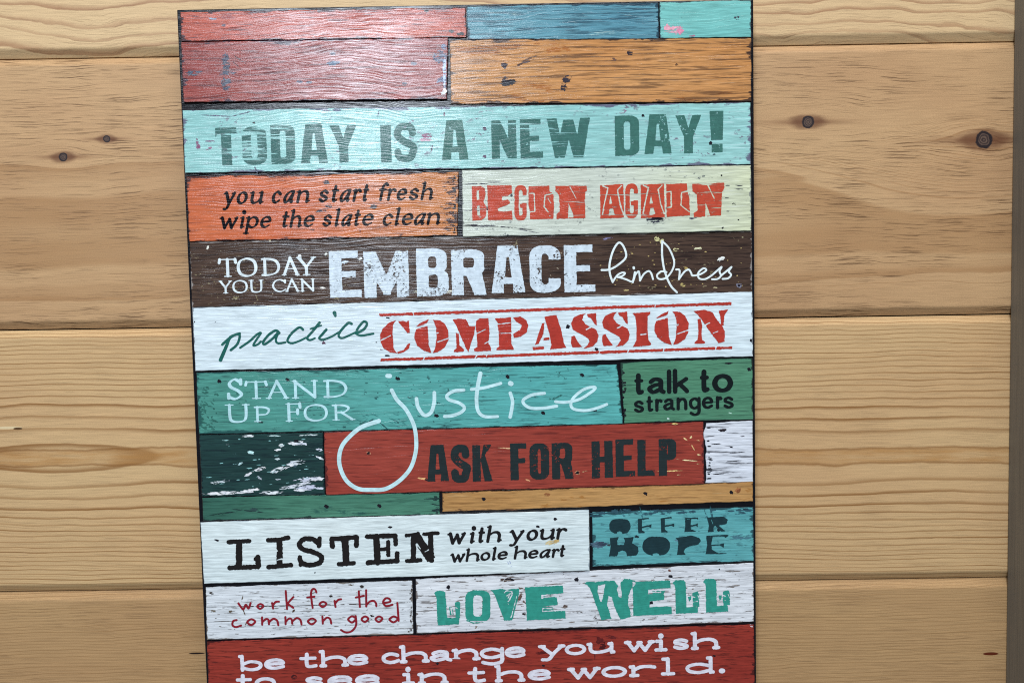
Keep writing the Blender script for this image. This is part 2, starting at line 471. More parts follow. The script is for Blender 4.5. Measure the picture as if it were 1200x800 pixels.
SK = {  # lower-case skeletons: lines 'l' and curves 'c' in unit boxes (1 = x-height)
 'a': [('c', (.1, .8), (.42, 1), (.78, .88), (.82, .55), (.82, .15), (1, 0)), ('c', (.82, .6), (.35, .52), (.02, .28), (.28, 0), (.82, .25))],
 'A': [('c', (.92, .93), (.6, 1), (.2, .75), (.02, .35), (.15, .02), (.45, .1), (.9, .8)), ('c', (.96, 1), (.82, .35), (.85, .03), (1.05, .1))],
 'b': [('l', (0, 1.5), (0, 0)), ('c', (0, .7), (.45, 1), (.88, .85), (1, .5), (.85, .12), (.45, 0), (0, .25))],
 'c': [('c', (.95, .8), (.55, 1), (.15, .85), (0, .5), (.15, .13), (.55, 0), (1, .2))],
 'd': [('l', (1, 1.5), (1, 0)), ('c', (1, .72), (.55, 1), (.12, .85), (0, .5), (.15, .12), (.55, 0), (1, .25))],
 'e': [('c', (.03, .5), (.5, .53), (.97, .58), (.85, .9), (.5, 1), (.15, .85), (0, .5), (.15, .13), (.55, 0), (1, .18))],
 'f': [('c', (1.05, 1.4), (.8, 1.5), (.5, 1.3), (.45, .9), (.45, 0)), ('l', (.08, 1), (.95, 1))],
 'g': [('l', (1, 1), (1, .1)), ('c', (1, .1), (.95, -.35), (.5, -.5), (.05, -.36)), ('c', (1, .72), (.55, 1), (.12, .85), (0, .5), (.15, .15), (.55, .03), (1, .28))],
 'h': [('l', (0, 1.5), (0, 0)), ('c', (0, .65), (.35, .95), (.75, .97), (.97, .7), (1, .35), (1, 0))],
 'i': [('l', (.5, 1), (.5, 0)), ('l', (.5, 1.42), (.5, 1.43))],
 'k': [('l', (0, 1.5), (0, 0)), ('l', (.95, 1), (.05, .42)), ('l', (.38, .62), (1, 0))],
 'l': [('l', (.5, 1.5), (.5, 0))],
 'n': [('l', (0, 1), (0, 0)), ('c', (0, .65), (.35, .95), (.75, .97), (.97, .7), (1, .35), (1, 0))],
 'o': [('c', (.5, 1), (.15, .86), (0, .5), (.15, .14), (.5, 0), (.85, .14), (1, .5), (.85, .86), (.5, 1))],
 'p': [('l', (0, 1), (0, -.48)), ('c', (0, .7), (.45, 1), (.88, .85), (1, .5), (.85, .12), (.45, 0), (0, .25))],
 'r': [('l', (.1, 1), (.1, 0)), ('c', (.1, .6), (.4, .95), (.75, 1), (1, .9))],
 's': [('c', (.92, .82), (.5, 1), (.1, .84), (.14, .62), (.5, .5), (.88, .36), (.92, .14), (.5, 0), (.04, .18))],
 't': [('c', (.42, 1.32), (.4, .3), (.58, .02), (1, .1)), ('l', (.02, 1), (.95, 1))],
 'u': [('c', (0, 1), (0, .35), (.14, .05), (.45, .02), (.8, .2), (1, .5)), ('l', (1, 1), (1, 0))],
 'w': [('l', (0, 1), (.27, 0)), ('l', (.27, 0), (.5, .85)), ('l', (.5, .85), (.73, 0)), ('l', (.73, 0), (1, 1))],
 'y': [('l', (0, 1), (.5, .05)), ('c', (1, 1), (.6, .15), (.35, -.38), (.02, -.42))],
}
SERIF = {  # slab feet and flags: u, v, left, right reach (in x-heights)
 'b': [(0, 1.5, .22, 0)], 'h': [(0, 0, .2, .2), (1, 0, .2, .2), (0, 1.5, .22, 0)], 'n': [(0, 0, .2, .2), (1, 0, .2, .2), (0, 1, .22, 0)],
 'u': [(0, 1, .22, 0), (1, 1, .22, 0), (1, 0, 0, .2)], 'i': [(.5, 0, .4, .4), (.5, 1, .35, 0)], 'l': [(.5, 0, .45, .45), (.5, 1.5, .4, 0)],
 'd': [(1, 1.5, .26, 0), (1, 0, 0, .22)], 'r': [(.1, 0, .22, .36), (.1, 1, .26, 0)], 'w': [(0, 1, .18, .2), (1, 1, .2, .18), (.5, .95, .14, .14)],
 'y': [(0, 1, .18, .22), (1, 1, .22, .18)], 'p': [(0, 1, .2, 0), (0, -.48, .2, .2)], 'a': [], 't': [], 'k': [(0, 0, .2, .15), (0, 1.5, .2, 0)],
}
def lower(ch, wid, H, thick, thin, phi, style):
    m = 0.5 * thick * H / wid; mv = 0.5 * (thick * .5 + thin * .5)
    def mp(p):
        u, v = p
        vv = mv + (1 - 2 * mv) * v if 0 <= v <= 1 else (v - mv if v > 1 else v + mv)
        return (m + (1 - 2 * m) * u, vv)
    key = 'A' if (ch == 'a' and style == 'italic') else ch
    out = []
    for st in SK[key]:
        pts = [mp(p) for p in st[1:]]
        out.append(('N' if st[0] == 'c' else 'M', pts, thick, thin, phi))
        if ch == 'i' and st[1] == (.5, 1.42): out[-1] = ('S', pts, thick * 1.35)
    if style == 'slab':
        for (u, v, l, r) in SERIF.get(ch, []):
            a, b = mp((u, v)); out.append(('S', [(a - l * H / wid, b), (a + r * H / wid, b)], thin * 1.05))
    if style == 'italic':
        for (u, v, l, r) in SERIF.get(ch, []):
            a, b = mp((u, v))
            if v >= 1: out.append(('S', [(a - min(l, .2) * H / wid, b - .05), (a, b)], thin))
            elif v == 0 and u >= .5: out.append(('S', [(a, b), (a + .2 * H / wid, b + .08)], thin))
            elif v < 0: out.append(('S', [(a - .2 * H / wid, b), (a + .2 * H / wid, b)], thin))
    return out

def low_line(items, ox, oy, sc, thick, thin, phi, style, slant=0.0, slope=-.025, rough=0.0):
    L = []
    for ch, x0, x1, yt, yb in items:
        a, b, c, d = ox + x0 / sc, oy + yt / sc, ox + x1 / sc, oy + yb / sc
        H = d - b
        L += boxed(lower(ch, c - a, H, thick, thin, phi, style), a, b, c, d, slope, slant, None, rough, 1.2)
    return L

def cap_line(items, ox, oy, sc, fn, slope=-.024, rough=0.0, cell=1.6):
    L = []
    for ch, x0, yt, x1, yb in items:
        a, b, c, d = ox + x0 / sc, oy + yt / sc, ox + x1 / sc, oy + yb / sc
        L += boxed(fn(ch, c - a, d - b), a, b, c, d, slope, 0.0, None, rough, cell, .12)
    return L

# ------------------------------------------------------------------ objects
def thing(name, label, cat, loc=(0, 0, 0)):
    o = bpy.data.objects.new(name, None)
    C.objects.link(o)
    o.location = loc; o.empty_display_size = 0.05
    if label: o['label'] = label
    if cat: o['category'] = cat
    return o

def link(name, me, parent=None, label=None, mats=()):
    o = bpy.data.objects.new(name, me)
    C.objects.link(o)
    for k in mats: me.materials.append(k)
    if parent is not None: o.parent = parent
    if label: o['label'] = label
    return o

def finish(bm, name):
    me = bpy.data.meshes.new(name)
    bm.to_mesh(me); bm.free()
    return me

# ------------------------------------------------------------------ pine wall
def pine(name, z_c, depth, spacing, knots, c_early, c_late, c_pink, amt, slope=0.0, warp=1.0, seed=0.0, pores=0.5, e=0.0, l0=.6, heart=0.0, fine=1.0, spots=()):
    """Flat-sawn board: growth rings seen where the board cuts the log, knots, pores."""
    mt, t, b = new_mat(name)
    co = t.coord()
    x, y, z = t.sep(co)
    n1 = t.noise(t.mapp(co, (5, 1, 16), (seed, 0, seed)), 1.0, 3.0, 0.5)
    n2 = t.noise(t.mapp(co, (38, 1, 60), (seed + 3, 0, 0)), 1.0, 3.0, 0.55)
    zz = t.math('ADD', z, t.math('MULTIPLY', t.math('SUBTRACT', n1, 0.5), 0.016 * warp))
    zz = t.math('ADD', zz, t.math('MULTIPLY', t.math('SUBTRACT', n2, 0.5), 0.0022 * warp))
    zz = t.math('SUBTRACT', zz, t.math('MULTIPLY', x, slope))
    kmask = None; kcol = []
    for (kx, kz, kr) in knots:                          # grain flows round each knot
        dx = t.math('SUBTRACT', x, kx); dz = t.math('SUBTRACT', z, kz)
        e = t.math('ADD', t.math('MULTIPLY', t.math('MULTIPLY', dx, dx), 1.0 / (kr * 7) ** 2), t.math('MULTIPLY', t.math('MULTIPLY', dz, dz), 1.0 / (kr * 3.2) ** 2))
        gg = t.math('EXPONENT', t.math('MULTIPLY', e, -1.0))
        zz = t.math('ADD', zz, t.math('MULTIPLY', t.math('MULTIPLY', dz, gg), -0.75))
        dist = t.math('SQRT', t.math('ADD', t.math('MULTIPLY', dx, dx), t.math('MULTIPLY', dz, dz)))
        wob = t.math('ADD', dist, t.math('MULTIPLY', t.math('SUBTRACT', t.noise(co, 260.0, 3.0), 0.5), kr * 0.55))
        streak = t.math('EXPONENT', t.math('MULTIPLY', t.math('ADD', t.math('MULTIPLY', t.math('MULTIPLY', dx, dx), 1.0 / (kr * 6.5) ** 2), t.math('MULTIPLY', t.math('MULTIPLY', dz, dz), 1.0 / (kr * 0.5) ** 2)), -1.0))
        kcol.append((wob, kr, streak, kx, kz))
    dz0 = t.math('SUBTRACT', zz, z_c)
    dd = t.math('ADD', depth, t.math('MULTIPLY', t.math('SUBTRACT', t.noise(t.mapp(co, (3, 1, 0.5), (seed, 0, 9)), 1.0, 2.0), 0.5), depth * 0.5))
    r = t.math('SQRT', t.math('ADD', t.math('MULTIPLY', dz0, dz0), t.math('MULTIPLY', dd, dd)))
    # ring spacing itself varies from year to year
    jit = t.noise(t.comb(0.0, 0.0, t.math('MULTIPLY', r, 60.0)), 1.0, 2.0)
    ph = t.math('DIVIDE', r, spacing)
    if e: ph = t.math('MULTIPLY', ph, t.math('POWER', t.math('DIVIDE', r, 0.06), e))
    ph = t.math('ADD', ph, t.math('MULTIPLY', jit, 1.6))
    fr = t.math('FRACT', ph)
    late = t.math('MULTIPLY', t.ramp(fr, l0, 0.90, 0, 1, True), t.ramp(fr, 0.93, 1.0, 1, 0, True))
    yr = t.noise(t.comb(t.math('MULTIPLY', x, 4.0), 0.0, t.math('MULTIPLY', t.math('FLOOR', ph), 7.31)), 1.0, 1.0)
    late = t.math('MULTIPLY', late, t.ramp(yr, 0.3, 0.62, 0.35, 1.0))
    fib = t.noise(t.mapp(co, (40, 1, 1500), (seed, 0, 0)), 1.0, 3.0, 0.6)
    late = t.math('MULTIPLY', late, t.ramp(fib, 0.25, 0.7, 0.75, 1.1))
    f3 = t.math('FRACT', t.math('ADD', t.math('MULTIPLY', ph, 2.0), t.math('MULTIPLY', n2, 0.8)))
    late = t.math('MAXIMUM', late, t.math('MULTIPLY', t.math('MULTIPLY', t.ramp(f3, 0.7, 0.92, 0, 1), t.ramp(f3, 0.94, 1.0, 1, 0)), t.math('MULTIPLY', t.ramp(r, .045, .07), t.ramp(yr, 0.35, 0.7, 0.0, 0.6))))
    low = t.noise(t.mapp(co, (4, 1, 12), (seed + 1, 0, 0)), 1.0, 3.0)
    base = t.mix(t.ramp(low, 0.35, 0.65), lin(c_early), lin(c_pink))
    f2 = t.ramp(fib, 0.28, 0.72, 0.84, 1.12)
    mm = t.n.new('ShaderNodeMix'); mm.data_type = 'RGBA'; mm.blend_type = 'MULTIPLY'
    t.put(mm.inputs[0], 1.0); t.put(mm.inputs[6], base); t.put(mm.inputs[7], t.comb(f2, f2, f2))
    col = t.mix(t.math('MULTIPLY', late, amt), mm.outputs[2], lin(c_late))
    if heart:
        hw = t.noise(t.mapp(co, (22, 1, 34), (seed, 0, 1)), 1.0, 4.0, 0.6)
        az = t.math('ADD', t.math('ABSOLUTE', dz0), t.math('MULTIPLY', t.math('SUBTRACT', hw, 0.5), 0.0065))
        n9 = t.noise(t.mapp(co, (30, 1, 260), (seed, 0, 5)), 1.0, 4.0, 0.6)
        col = t.mix(t.math('MULTIPLY', t.ramp(az, heart, heart * 0.8, 0, 1), t.ramp(n9, 0.35, 0.65, 0.15, 0.75)), col, lin((178, 128, 72)))
        col = t.mix(t.math('MULTIPLY', t.ramp(az, heart * 1.22, heart * 1.0, 0, 1), t.ramp(az, heart * 0.72, heart, 0, .8)), col, lin((140, 94, 48)))
    gr = t.noise(co, 1900.0, 2.0, 0.7)
    g2 = t.ramp(gr, 0.3, 0.7, 1 - 0.16 * fine, 1 + 0.13 * fine)
    m3 = t.n.new('ShaderNodeMix'); m3.data_type = 'RGBA'; m3.blend_type = 'MULTIPLY'
    t.put(m3.inputs[0], 1.0); t.put(m3.inputs[6], col); t.put(m3.inputs[7], t.comb(g2, g2, g2))
    col = m3.outputs[2]
    pn = t.noise(t.mapp(t.comb(x, 0.0, zz), (30, 1, 1900), (seed + 7, 0, 0)), 1.0, 3.0, 0.55)
    pg = t.noise(t.mapp(co, (9, 1, 30), (seed + 4, 0, 0)), 1.0, 2.0)
    pm = t.math('MULTIPLY', t.ramp(pn, 0.565, 0.595), t.ramp(pg, 0.38, 0.54, 0.12, 1.0))
    col = t.mix(t.math('MULTIPLY', pm, pores), col, lin((98, 70, 46)))
    for (px_, pz_, rx_, rz_, pc_) in spots:
        ex = t.math('DIVIDE', t.math('SUBTRACT', x, px_), rx_); ez = t.math('DIVIDE', t.math('SUBTRACT', z, pz_), rz_)
        el = t.math('ADD', t.math('MULTIPLY', ex, ex), t.math('MULTIPLY', ez, ez))
        el = t.math('ADD', el, t.math('MULTIPLY', t.math('SUBTRACT', n2, 0.5), 1.2))
        col = t.mix(t.ramp(el, 0.75, 1.1, 1, 0), col, lin(pc_))
    for (wob, kr, streak, kx_, kz_) in kcol:
        col = t.mix(t.math('MULTIPLY', streak, 0.8), col, lin((118, 78, 52)))
        hx = t.math('MULTIPLY', t.math('SUBTRACT', x, kx_), 0.42); hz = t.math('SUBTRACT', z, kz_)
        hd = t.math('ADD', t.math('SQRT', t.math('ADD', t.math('MULTIPLY', hx, hx), t.math('MULTIPLY', hz, hz))), t.math('MULTIPLY', t.math('SUBTRACT', t.noise(t.mapp(co, (60, 1, 300)), 1.0, 4.0), 0.5), kr * 1.2))
        halo = t.ramp(hd, kr * 0.8, kr * 1.7, 1.0, 0.0, True)
        col = t.mix(t.math('MULTIPLY', halo, 0.72), col, lin((100, 62, 42)))
        rim = t.math('MULTIPLY', t.ramp(wob, kr * 1.12, kr * 0.98, 0, 1), t.ramp(wob, kr * 0.58, kr * 0.80, 0.25, 1.0))
        core = t.mix(t.ramp(t.math('SINE', t.math('MULTIPLY', wob, 22.0 / kr)), -0.5, 1.0), lin((66, 52, 48)), lin((116, 94, 80)))
        ins = t.ramp(wob, kr * 1.1, kr * 0.98, 0, 1)
        col = t.mix(ins, col, core)
        col = t.mix(rim, col, lin((42, 34, 36)))
    t.put(b.inputs['Base Color'], col)
    b.inputs['Specular IOR Level'].default_value = 0.22
    t.put(b.inputs['Roughness'], t.ramp(late, 0, 1, 0.50, 0.42))
    hb = t.math('ADD', t.math('MULTIPLY', fib, 0.5), t.math('SUBTRACT', t.math('MULTIPLY', late, 0.35), t.math('MULTIPLY', pm, 0.8)))
    t.put(b.inputs['Normal'], t.bump(hb, 0.22, 0.0004))
    return mt

def grooves(i):                                           # heights of the three V-grooves in the photo
    ys = ((68, 47), (386, 369), (695, 678))[i]
    return 0.5 * (to_plane(0, ys[0], 0)[1] + to_plane(1190, ys[1], 0)[1])
gz = [grooves(0), grooves(1), grooves(2)]
pitch = (gz[0] - gz[2]) / 2
gz = [gz[0] + pitch, gz[0], gz[1], gz[2], gz[2] - pitch]
XL, XP = -0.62, to_plane(1188, 30, 0)[0]                  # wall runs left; the post stands at XP

def zat(py): return to_plane(600, py, 0)[1]
def xz(px, py): return to_plane(px, py, 0)
k1, k2, k3, k4 = xz(74, 184), xz(125, 163), xz(947, 143), xz(1153, 164)
planks = [
    dict(z_c=zat(-60), depth=.012, spacing=.0078, knots=[], c_early=(214, 184, 140), c_late=(166, 126, 92), c_pink=(208, 176, 133), amt=.95, slope=-.03, warp=2.6, seed=11, pores=.3, l0=.52),
    dict(z_c=zat(262), depth=.034, spacing=.0034, knots=[k1 + (.0027,), k2 + (.0022,), k3 + (.0038,), k4 + (.0052,)], c_early=(199, 163, 120), c_late=(158, 116, 76), c_pink=(186, 147, 107), amt=.75, l0=.68, slope=.0, warp=1.3, seed=4, pores=.85),
    dict(z_c=zat(535), depth=.028, spacing=.0062, knots=[], c_early=(209, 175, 128), c_late=(142, 98, 54), c_pink=(202, 164, 119), amt=.95, slope=-.012, warp=.8, seed=2.5, pores=.22, e=.85, l0=.64, heart=.0052, spots=[xz(10, 501) + (.009, .0009, (222, 200, 158)), xz(21, 502) + (.003, .0008, (92, 66, 40))]),
    dict(z_c=zat(990), depth=.03, spacing=.0042, knots=[], c_early=(190, 154, 109), c_late=(138, 100, 60), c_pink=(182, 144, 102), amt=.6, slope=.012, warp=1.0, seed=8, pores=.35, e=.4, spots=[xz(1161, 765.5) + (.0052, .0011, (96, 40, 22)), xz(231, 765) + (.0055, .0006, (38, 24, 20))]),
]
wall = thing('wall', 'knotty pine wall of wide horizontal planks behind the painted sign', 'wall', (0, 0, 0))
wall['kind'] = 'structure'
back = bmesh.new()
bmesh.ops.create_cube(back, size=1.0, matrix=Matrix.Translation(((XL + XP + .085) / 2, .028, -.02)) @ Matrix.Diagonal((XP + .085 - XL, .014, .75, 1)))
link('wall_backing', finish(back, 'wall_backing'), wall, None, [plain('groove_dark', (52, 36, 26), .8, False)])
CH, CD = .0050, .0036
for i, pk in enumerate(planks):
    z1, z0 = gz[i] - .0004, gz[i + 1] + .0004
    ch_t = CH * .95
    prof = [(.0, z0 + CH), (.0, z1 - ch_t), (CD, z1), (.02, z1), (.02, z0), (CD, z0)]
    bm = bmesh.new()
    a = [bm.verts.new((XL, y, z)) for y, z in prof]
    b_ = [bm.verts.new((XP + .085, y, z)) for y, z in prof]
    n = len(prof)
    for k in range(n): bm.faces.new((a[k], a[(k + 1) % n], b_[(k + 1) % n], b_[k]))
    bm.faces.new(a[::-1]); bm.faces.new(b_)
    bmesh.ops.recalc_face_normals(bm, faces=bm.faces)
    edges = [e for e in bm.edges if all(abs(v.co.y) < 1e-6 for v in e.verts) and abs(e.verts[0].co.x - e.verts[1].co.x) > .1]
    bmesh.ops.bevel(bm, geom=edges, offset=.0009, segments=3, affect='EDGES', profile=.5)
    lab = ['pale plank with wide wavy brown grain bands at the top of the wall', 'tan plank with four dark knots and short dashed grain',
           'light plank with evenly ruled brown grain lines', 'darker tan plank along the bottom of the picture'][i]
    link('wall_plank', finish(bm, 'wall_plank'), wall, lab, [pine('pine_plank', **pk)])

post = thing('corner_post', 'upright grey brown wooden post at the right end of the pine planks', 'post', (XP + .045, 0, -.4))
bm = bmesh.new()
bmesh.ops.create_cube(bm, size=1.0, matrix=Matrix.Translation((0, -.0203, .38)) @ Matrix.Diagonal((.09, .04, .75, 1)))
bmesh.ops.bevel(bm, geom=list(bm.edges), offset=.0009, segments=3, affect='EDGES', profile=.5)
mt, t, b = new_mat('post_wood')
co = t.coord()
fb = t.noise(t.mapp(co, (160, 700, 14)), 1.0, 5.0, .6, .3)
fl = t.noise(t.mapp(co, (20, 60, 6)), 1.0, 3.0)
col = t.mix(t.ramp(fb, .3, .7), lin((104, 98, 88)), lin((126, 119, 107)))
col = t.mix(t.math('MULTIPLY', t.ramp(fb, .58, .68), .55), col, lin((80, 70, 60)))
col = t.mix(t.math('MULTIPLY', t.ramp(fl, .4, .7), .35), col, lin((92, 90, 88)))
t.put(b.inputs['Base Color'], col); b.inputs['Roughness'].default_value = .55
t.put(b.inputs['Normal'], t.bump(fb, .3, .0004))
link('post_shaft', finish(bm, 'post_shaft'), post, None, [mt])

# ------------------------------------------------------------------ the sign
sign = thing('wooden_sign', 'tall sign of colourful painted boards with encouraging sayings, hung on the pine wall', 'sign', ROOT)

def loc(px, py, h):
    """Photograph position -> the sign's own coordinates on the surface h in front of its panel."""
    x, z = to_plane(px, py, -(SIGN_T + h))
    return Vector((x - ROOT.x, -(SIGN_T + h) - ROOT.y, z - ROOT.z))

def xl_out(y): return 207.1 + (y - 12) * .0444
def xr_out(y): return 883.0 + y * .0042
YB = 872                                                 # the sign ends below the picture
bm = bmesh.new()
ring = [(xl_out(12), 11.5), (xr_out(0), -.8), (xr_out(YB - 16), YB - 16), (xl_out(YB), YB + 2)]
f = [bm.verts.new(loc(x, y, 0)) for x, y in ring]
bk = [bm.verts.new((v.co.x, -.0005, v.co.z)) for v in f]
bm.faces.new(f); bm.faces.new(bk[::-1])
for k in range(4): bm.faces.new((f[k], f[(k + 1) % 4], bk[(k + 1) % 4], bk[k]))
bmesh.ops.recalc_face_normals(bm, faces=bm.faces)
bmesh.ops.bevel(bm, geom=list(bm.edges), offset=.0006, segments=2, affect='EDGES', profile=.5)
link('panel', finish(bm, 'panel'), sign, 'black edged backing panel', [plain('panel_black', (10, 10, 17), .75)])

def smooth_jit(n, amp, rng):
    r = [rng.gauss(0, 1) for _ in range(n)]
    r = [(r[i - 1] + 2 * r[i] + r[(i + 1) % n]) / 4 + .35 * rng.gauss(0, 1) for i in range(n)]
    return [amp * v for v in r]

MARKC = {}
def mark_mat(c):
    if c not in MARKC:
        mt = plain('mark_%s' % ('dark' if sum(c) < 200 else 'flake'), c, .45)
        MARKC[c] = mt
        if c != INK:                                      # chips have ragged, grain-torn outlines
            t = NT(mt.node_tree)
            n = t.noise(t.mapp(t.coord(), (170, 1, 620), (sum(c), 0, 0)), 1.0, 5.0, 0.65)
            t.put(t.n['Principled BSDF'].inputs['Alpha'], t.ramp(n, 0.44, 0.48))
    return MARKC[c]
INK = (22, 20, 28)

def edge_wear(mt, quad, h, col, width, cnt, seed):
    """Paint chipped away along the outline of one board."""
    t = NT(mt.node_tree); b = t.n['Principled BSDF']
    src = b.inputs['Base Color'].links[0].from_socket
    c = [loc(x, y, h) for x, y in quad]
    co = t.coord(); x, _, z = t.sep(co)
    def hline(p, q):
        k = (q.z - p.z) / (q.x - p.x)
        return t.math('MULTIPLY_ADD', x, k, p.z - k * p.x)
    def vline(p, q):
        k = (q.x - p.x) / (q.z - p.z)
        return t.math('MULTIPLY_ADD', z, k, p.x - k * p.z)
    dv = t.math('MINIMUM', t.math('SUBTRACT', hline(c[0], c[1]), z), t.math('SUBTRACT', z, hline(c[3], c[2])))
    dh = t.math('MINIMUM', t.math('SUBTRACT', x, vline(c[0], c[3])), t.math('SUBTRACT', vline(c[1], c[2]), x))
    d = t.math('MINIMUM', dv, t.math('MULTIPLY', dh, 0.6))
    n = t.noise(t.mapp(co, (55, 1, 230), (seed * 1.7, 0, seed)), 1.0, 6.0, 0.65, 0.3)
    big = t.noise(t.mapp(co, (16, 1, 40), (seed, 0, 3)), 1.0, 2.0)
    wpx = width * 0.0011 * (0.6 + cnt / 45.0)
    v = t.math('SUBTRACT', t.math('SUBTRACT', n, 0.46), t.math('MULTIPLY', d, 0.14 / wpx))
    v = t.math('ADD', v, t.math('MULTIPLY', t.math('SUBTRACT', big, 0.5), 0.35))
    m = t.ramp(v, 0.0, 0.035)
    t.put(b.inputs['Base Color'], t.mix(t.math('MULTIPLY', m, 0.9), src, lin(col)))

BN = [0]
def board(label, quad, h, mat, jit=.25, marks=(), edge=None, name='board', clipped=(0, 0, 0, 0)):
    """quad: TL, TR, BR, BL in the photograph. marks: (x, y, rx, ry, angle, colour). edge: (colour, count, size)."""
    BN[0] += 1
    rng = random.Random(BN[0] * 13)
    q0 = quad
    gx = .45
    quad = [(q0[0][0] - gx, q0[0][1] - gx), (q0[1][0] + gx, q0[1][1] - gx), (q0[2][0] + gx, q0[2][1] + gx), (q0[3][0] - gx, q0[3][1] + gx)]
    P = []
    for k in range(4):
        a, b = quad[k], quad[(k + 1) % 4]
        L = math.hypot(b[0] - a[0], b[1] - a[1])
        n = max(2, int(L / 4))
        jj = smooth_jit(n, jit * clipped[k] if clipped[k] else jit, rng)
        nx, ny = -(b[1] - a[1]) / L, (b[0] - a[0]) / L
        for i in range(n):
            t_ = i / n; o = 0 if i == 0 else jj[i]
            P.append((a[0] + (b[0] - a[0]) * t_ + nx * o, a[1] + (b[1] - a[1]) * t_ + ny * o))
    n = len(P)
    ins = []
    for i in range(n):
        a, b = P[i - 1], P[(i + 1) % n]
        L = math.hypot(b[0] - a[0], b[1] - a[1]) + 1e-9
        ins.append((P[i][0] - (b[1] - a[1]) / L * .55, P[i][1] + (b[0] - a[0]) / L * .55))
    bm = bmesh.new()
    back = [bm.verts.new(loc(x, y, .0002)) for x, y in P]
    mid = [bm.verts.new(loc(x, y, h - .0003)) for x, y in P]
    top = [bm.verts.new(loc(x, y, h)) for x, y in ins]
    for A, B in ((back, mid), (mid, top)):
        for i in range(n): bm.faces.new((A[i], A[(i + 1) % n], B[(i + 1) % n], B[i]))
    bm.faces.new(top); bm.faces.new(back[::-1])
    bmesh.ops.recalc_face_normals(bm, faces=bm.faces)
    bmesh.ops.triangulate(bm, faces=[f_ for f_ in bm.faces if len(f_.verts) > 4])
    mats = [mat]
    allm = list(marks)
    if edge: edge_wear(mat, quad, h, edge[0], edge[2], edge[1], BN[0])
    for q, (mx, my, rx, ry, an, c) in enumerate(allm):
        mt_ = mark_mat(c)
        if mt_ not in mats: mats.append(mt_)
        nn = 10 + int(2.2 * max(rx, ry))
        ca, sa = math.cos(math.radians(an)), math.sin(math.radians(an))
        vs_ = []
        for i in range(nn):
            t_ = 2 * math.pi * i / nn
            rr_ = rng.uniform(.68, 1.22)
            ex, ey = rx * rr_ * math.cos(t_), ry * rr_ * math.sin(t_)
            vs_.append(bm.verts.new(loc(mx + ex * ca - ey * sa, my + ex * sa + ey * ca, h + .00005 + .0000012 * (q % 60))))
        f_ = bm.faces.new(vs_)
        f_.normal_update()
        if f_.normal.y > 0: f_.normal_flip()
        f_.material_index = mats.index(mt_)
    o = link(name, finish(bm, name), sign, label, mats)
    o['front'] = h
    return o

def lettering(bd, loops, mat, label, lift=.00016):
    """One line of words as one flat painted sheet on its board."""
    h = bd['front'] + lift
    cu = bpy.data.curves.new('lettering', 'CURVE')
    cu.dimensions = '2D'; cu.fill_mode = 'BOTH'
    for L in loops:
        sp = cu.splines.new('POLY')
        sp.points.add(len(L) - 1)
        flat = []
        for x, y in L:
            v = loc(x, y, h)
            flat += (v.x, v.z, 0.0, 1.0)
        sp.points.foreach_set('co', flat)
        sp.use_cyclic_u = True
    tmp = bpy.data.objects.new('tmp', cu)
    C.objects.link(tmp)
    dg = bpy.context.evaluated_depsgraph_get()
    me = bpy.data.meshes.new_from_object(tmp.evaluated_get(dg))
    bpy.data.objects.remove(tmp)
    me.transform(Matrix(((1, 0, 0, 0), (0, 0, 1, -(SIGN_T + h)), (0, 1, 0, 0), (0, 0, 0, 1))))
    bm = bmesh.new(); bm.from_mesh(me)
    for f_ in bm.faces:
        f_.normal_update()
        if f_.normal.y > 0: f_.normal_flip()
    bm.to_mesh(me); bm.free()
    me.materials.clear()
    return link('lettering', me, bd, label, [mat])

# nails and chips: short forms
def nails(*xy, r=1.8, c=INK): return [(x, y, r * 1.35, r, 25, c) for x, y in xy]

# --- row 1
board('faded red board end at the top left', [(212, 15.2), (545, 9.5), (546, 43.5), (213, 48.2)], .0014,
      paint('paint_faded_red', (168, 76, 62), (188, 98, 80), (48, 36, 52), .75, .58, (26, 380), (150, 70, 66), .64, seed=1),
      marks=[(262, 30, 3, 1.6, 0, (60, 50, 70)), (500, 13, 3, 2, 0, INK), (529, 37, 3, 2, 10, INK), (250, 22, 5, 1.5, 0, (120, 140, 160)), (540, 40, 5, 2, 0, INK)], edge=((40, 32, 44), 26, 1.1))
board('weathered blue board at the top', [(547.5, 8.6), (770.5, 3.6), (771.5, 45.2), (549, 46.4)], .0011,
      paint('paint_weathered_blue', (84, 138, 156), (110, 162, 174), (34, 60, 78), .8, .55, (18, 330), (166, 200, 200), .66, (20, 200), seed=2), edge=((34, 58, 74), 18, 1.0))
board('turquoise scrap with a pink chip', [(773.5, 3.4), (879.6, 1.2), (879.8, 43.2), (774, 45)], .0014,
      paint('paint_turquoise', (108, 178, 174), (126, 194, 188), (60, 90, 100), .4, .66, seed=3, speck=(70, 100, 110)),
      marks=[(782, 34, 5, 5, 0, (200, 146, 160)), (791, 35, 7, 5.5, 10, (200, 146, 160)), (797, 36, 4, 5, 0, (196, 126, 150)), (863, 21, 3.2, 2.6, 0, (50, 48, 62)), (811, 42, 4, 1, 0, (150, 100, 120))], edge=((60, 84, 92), 8, .8))
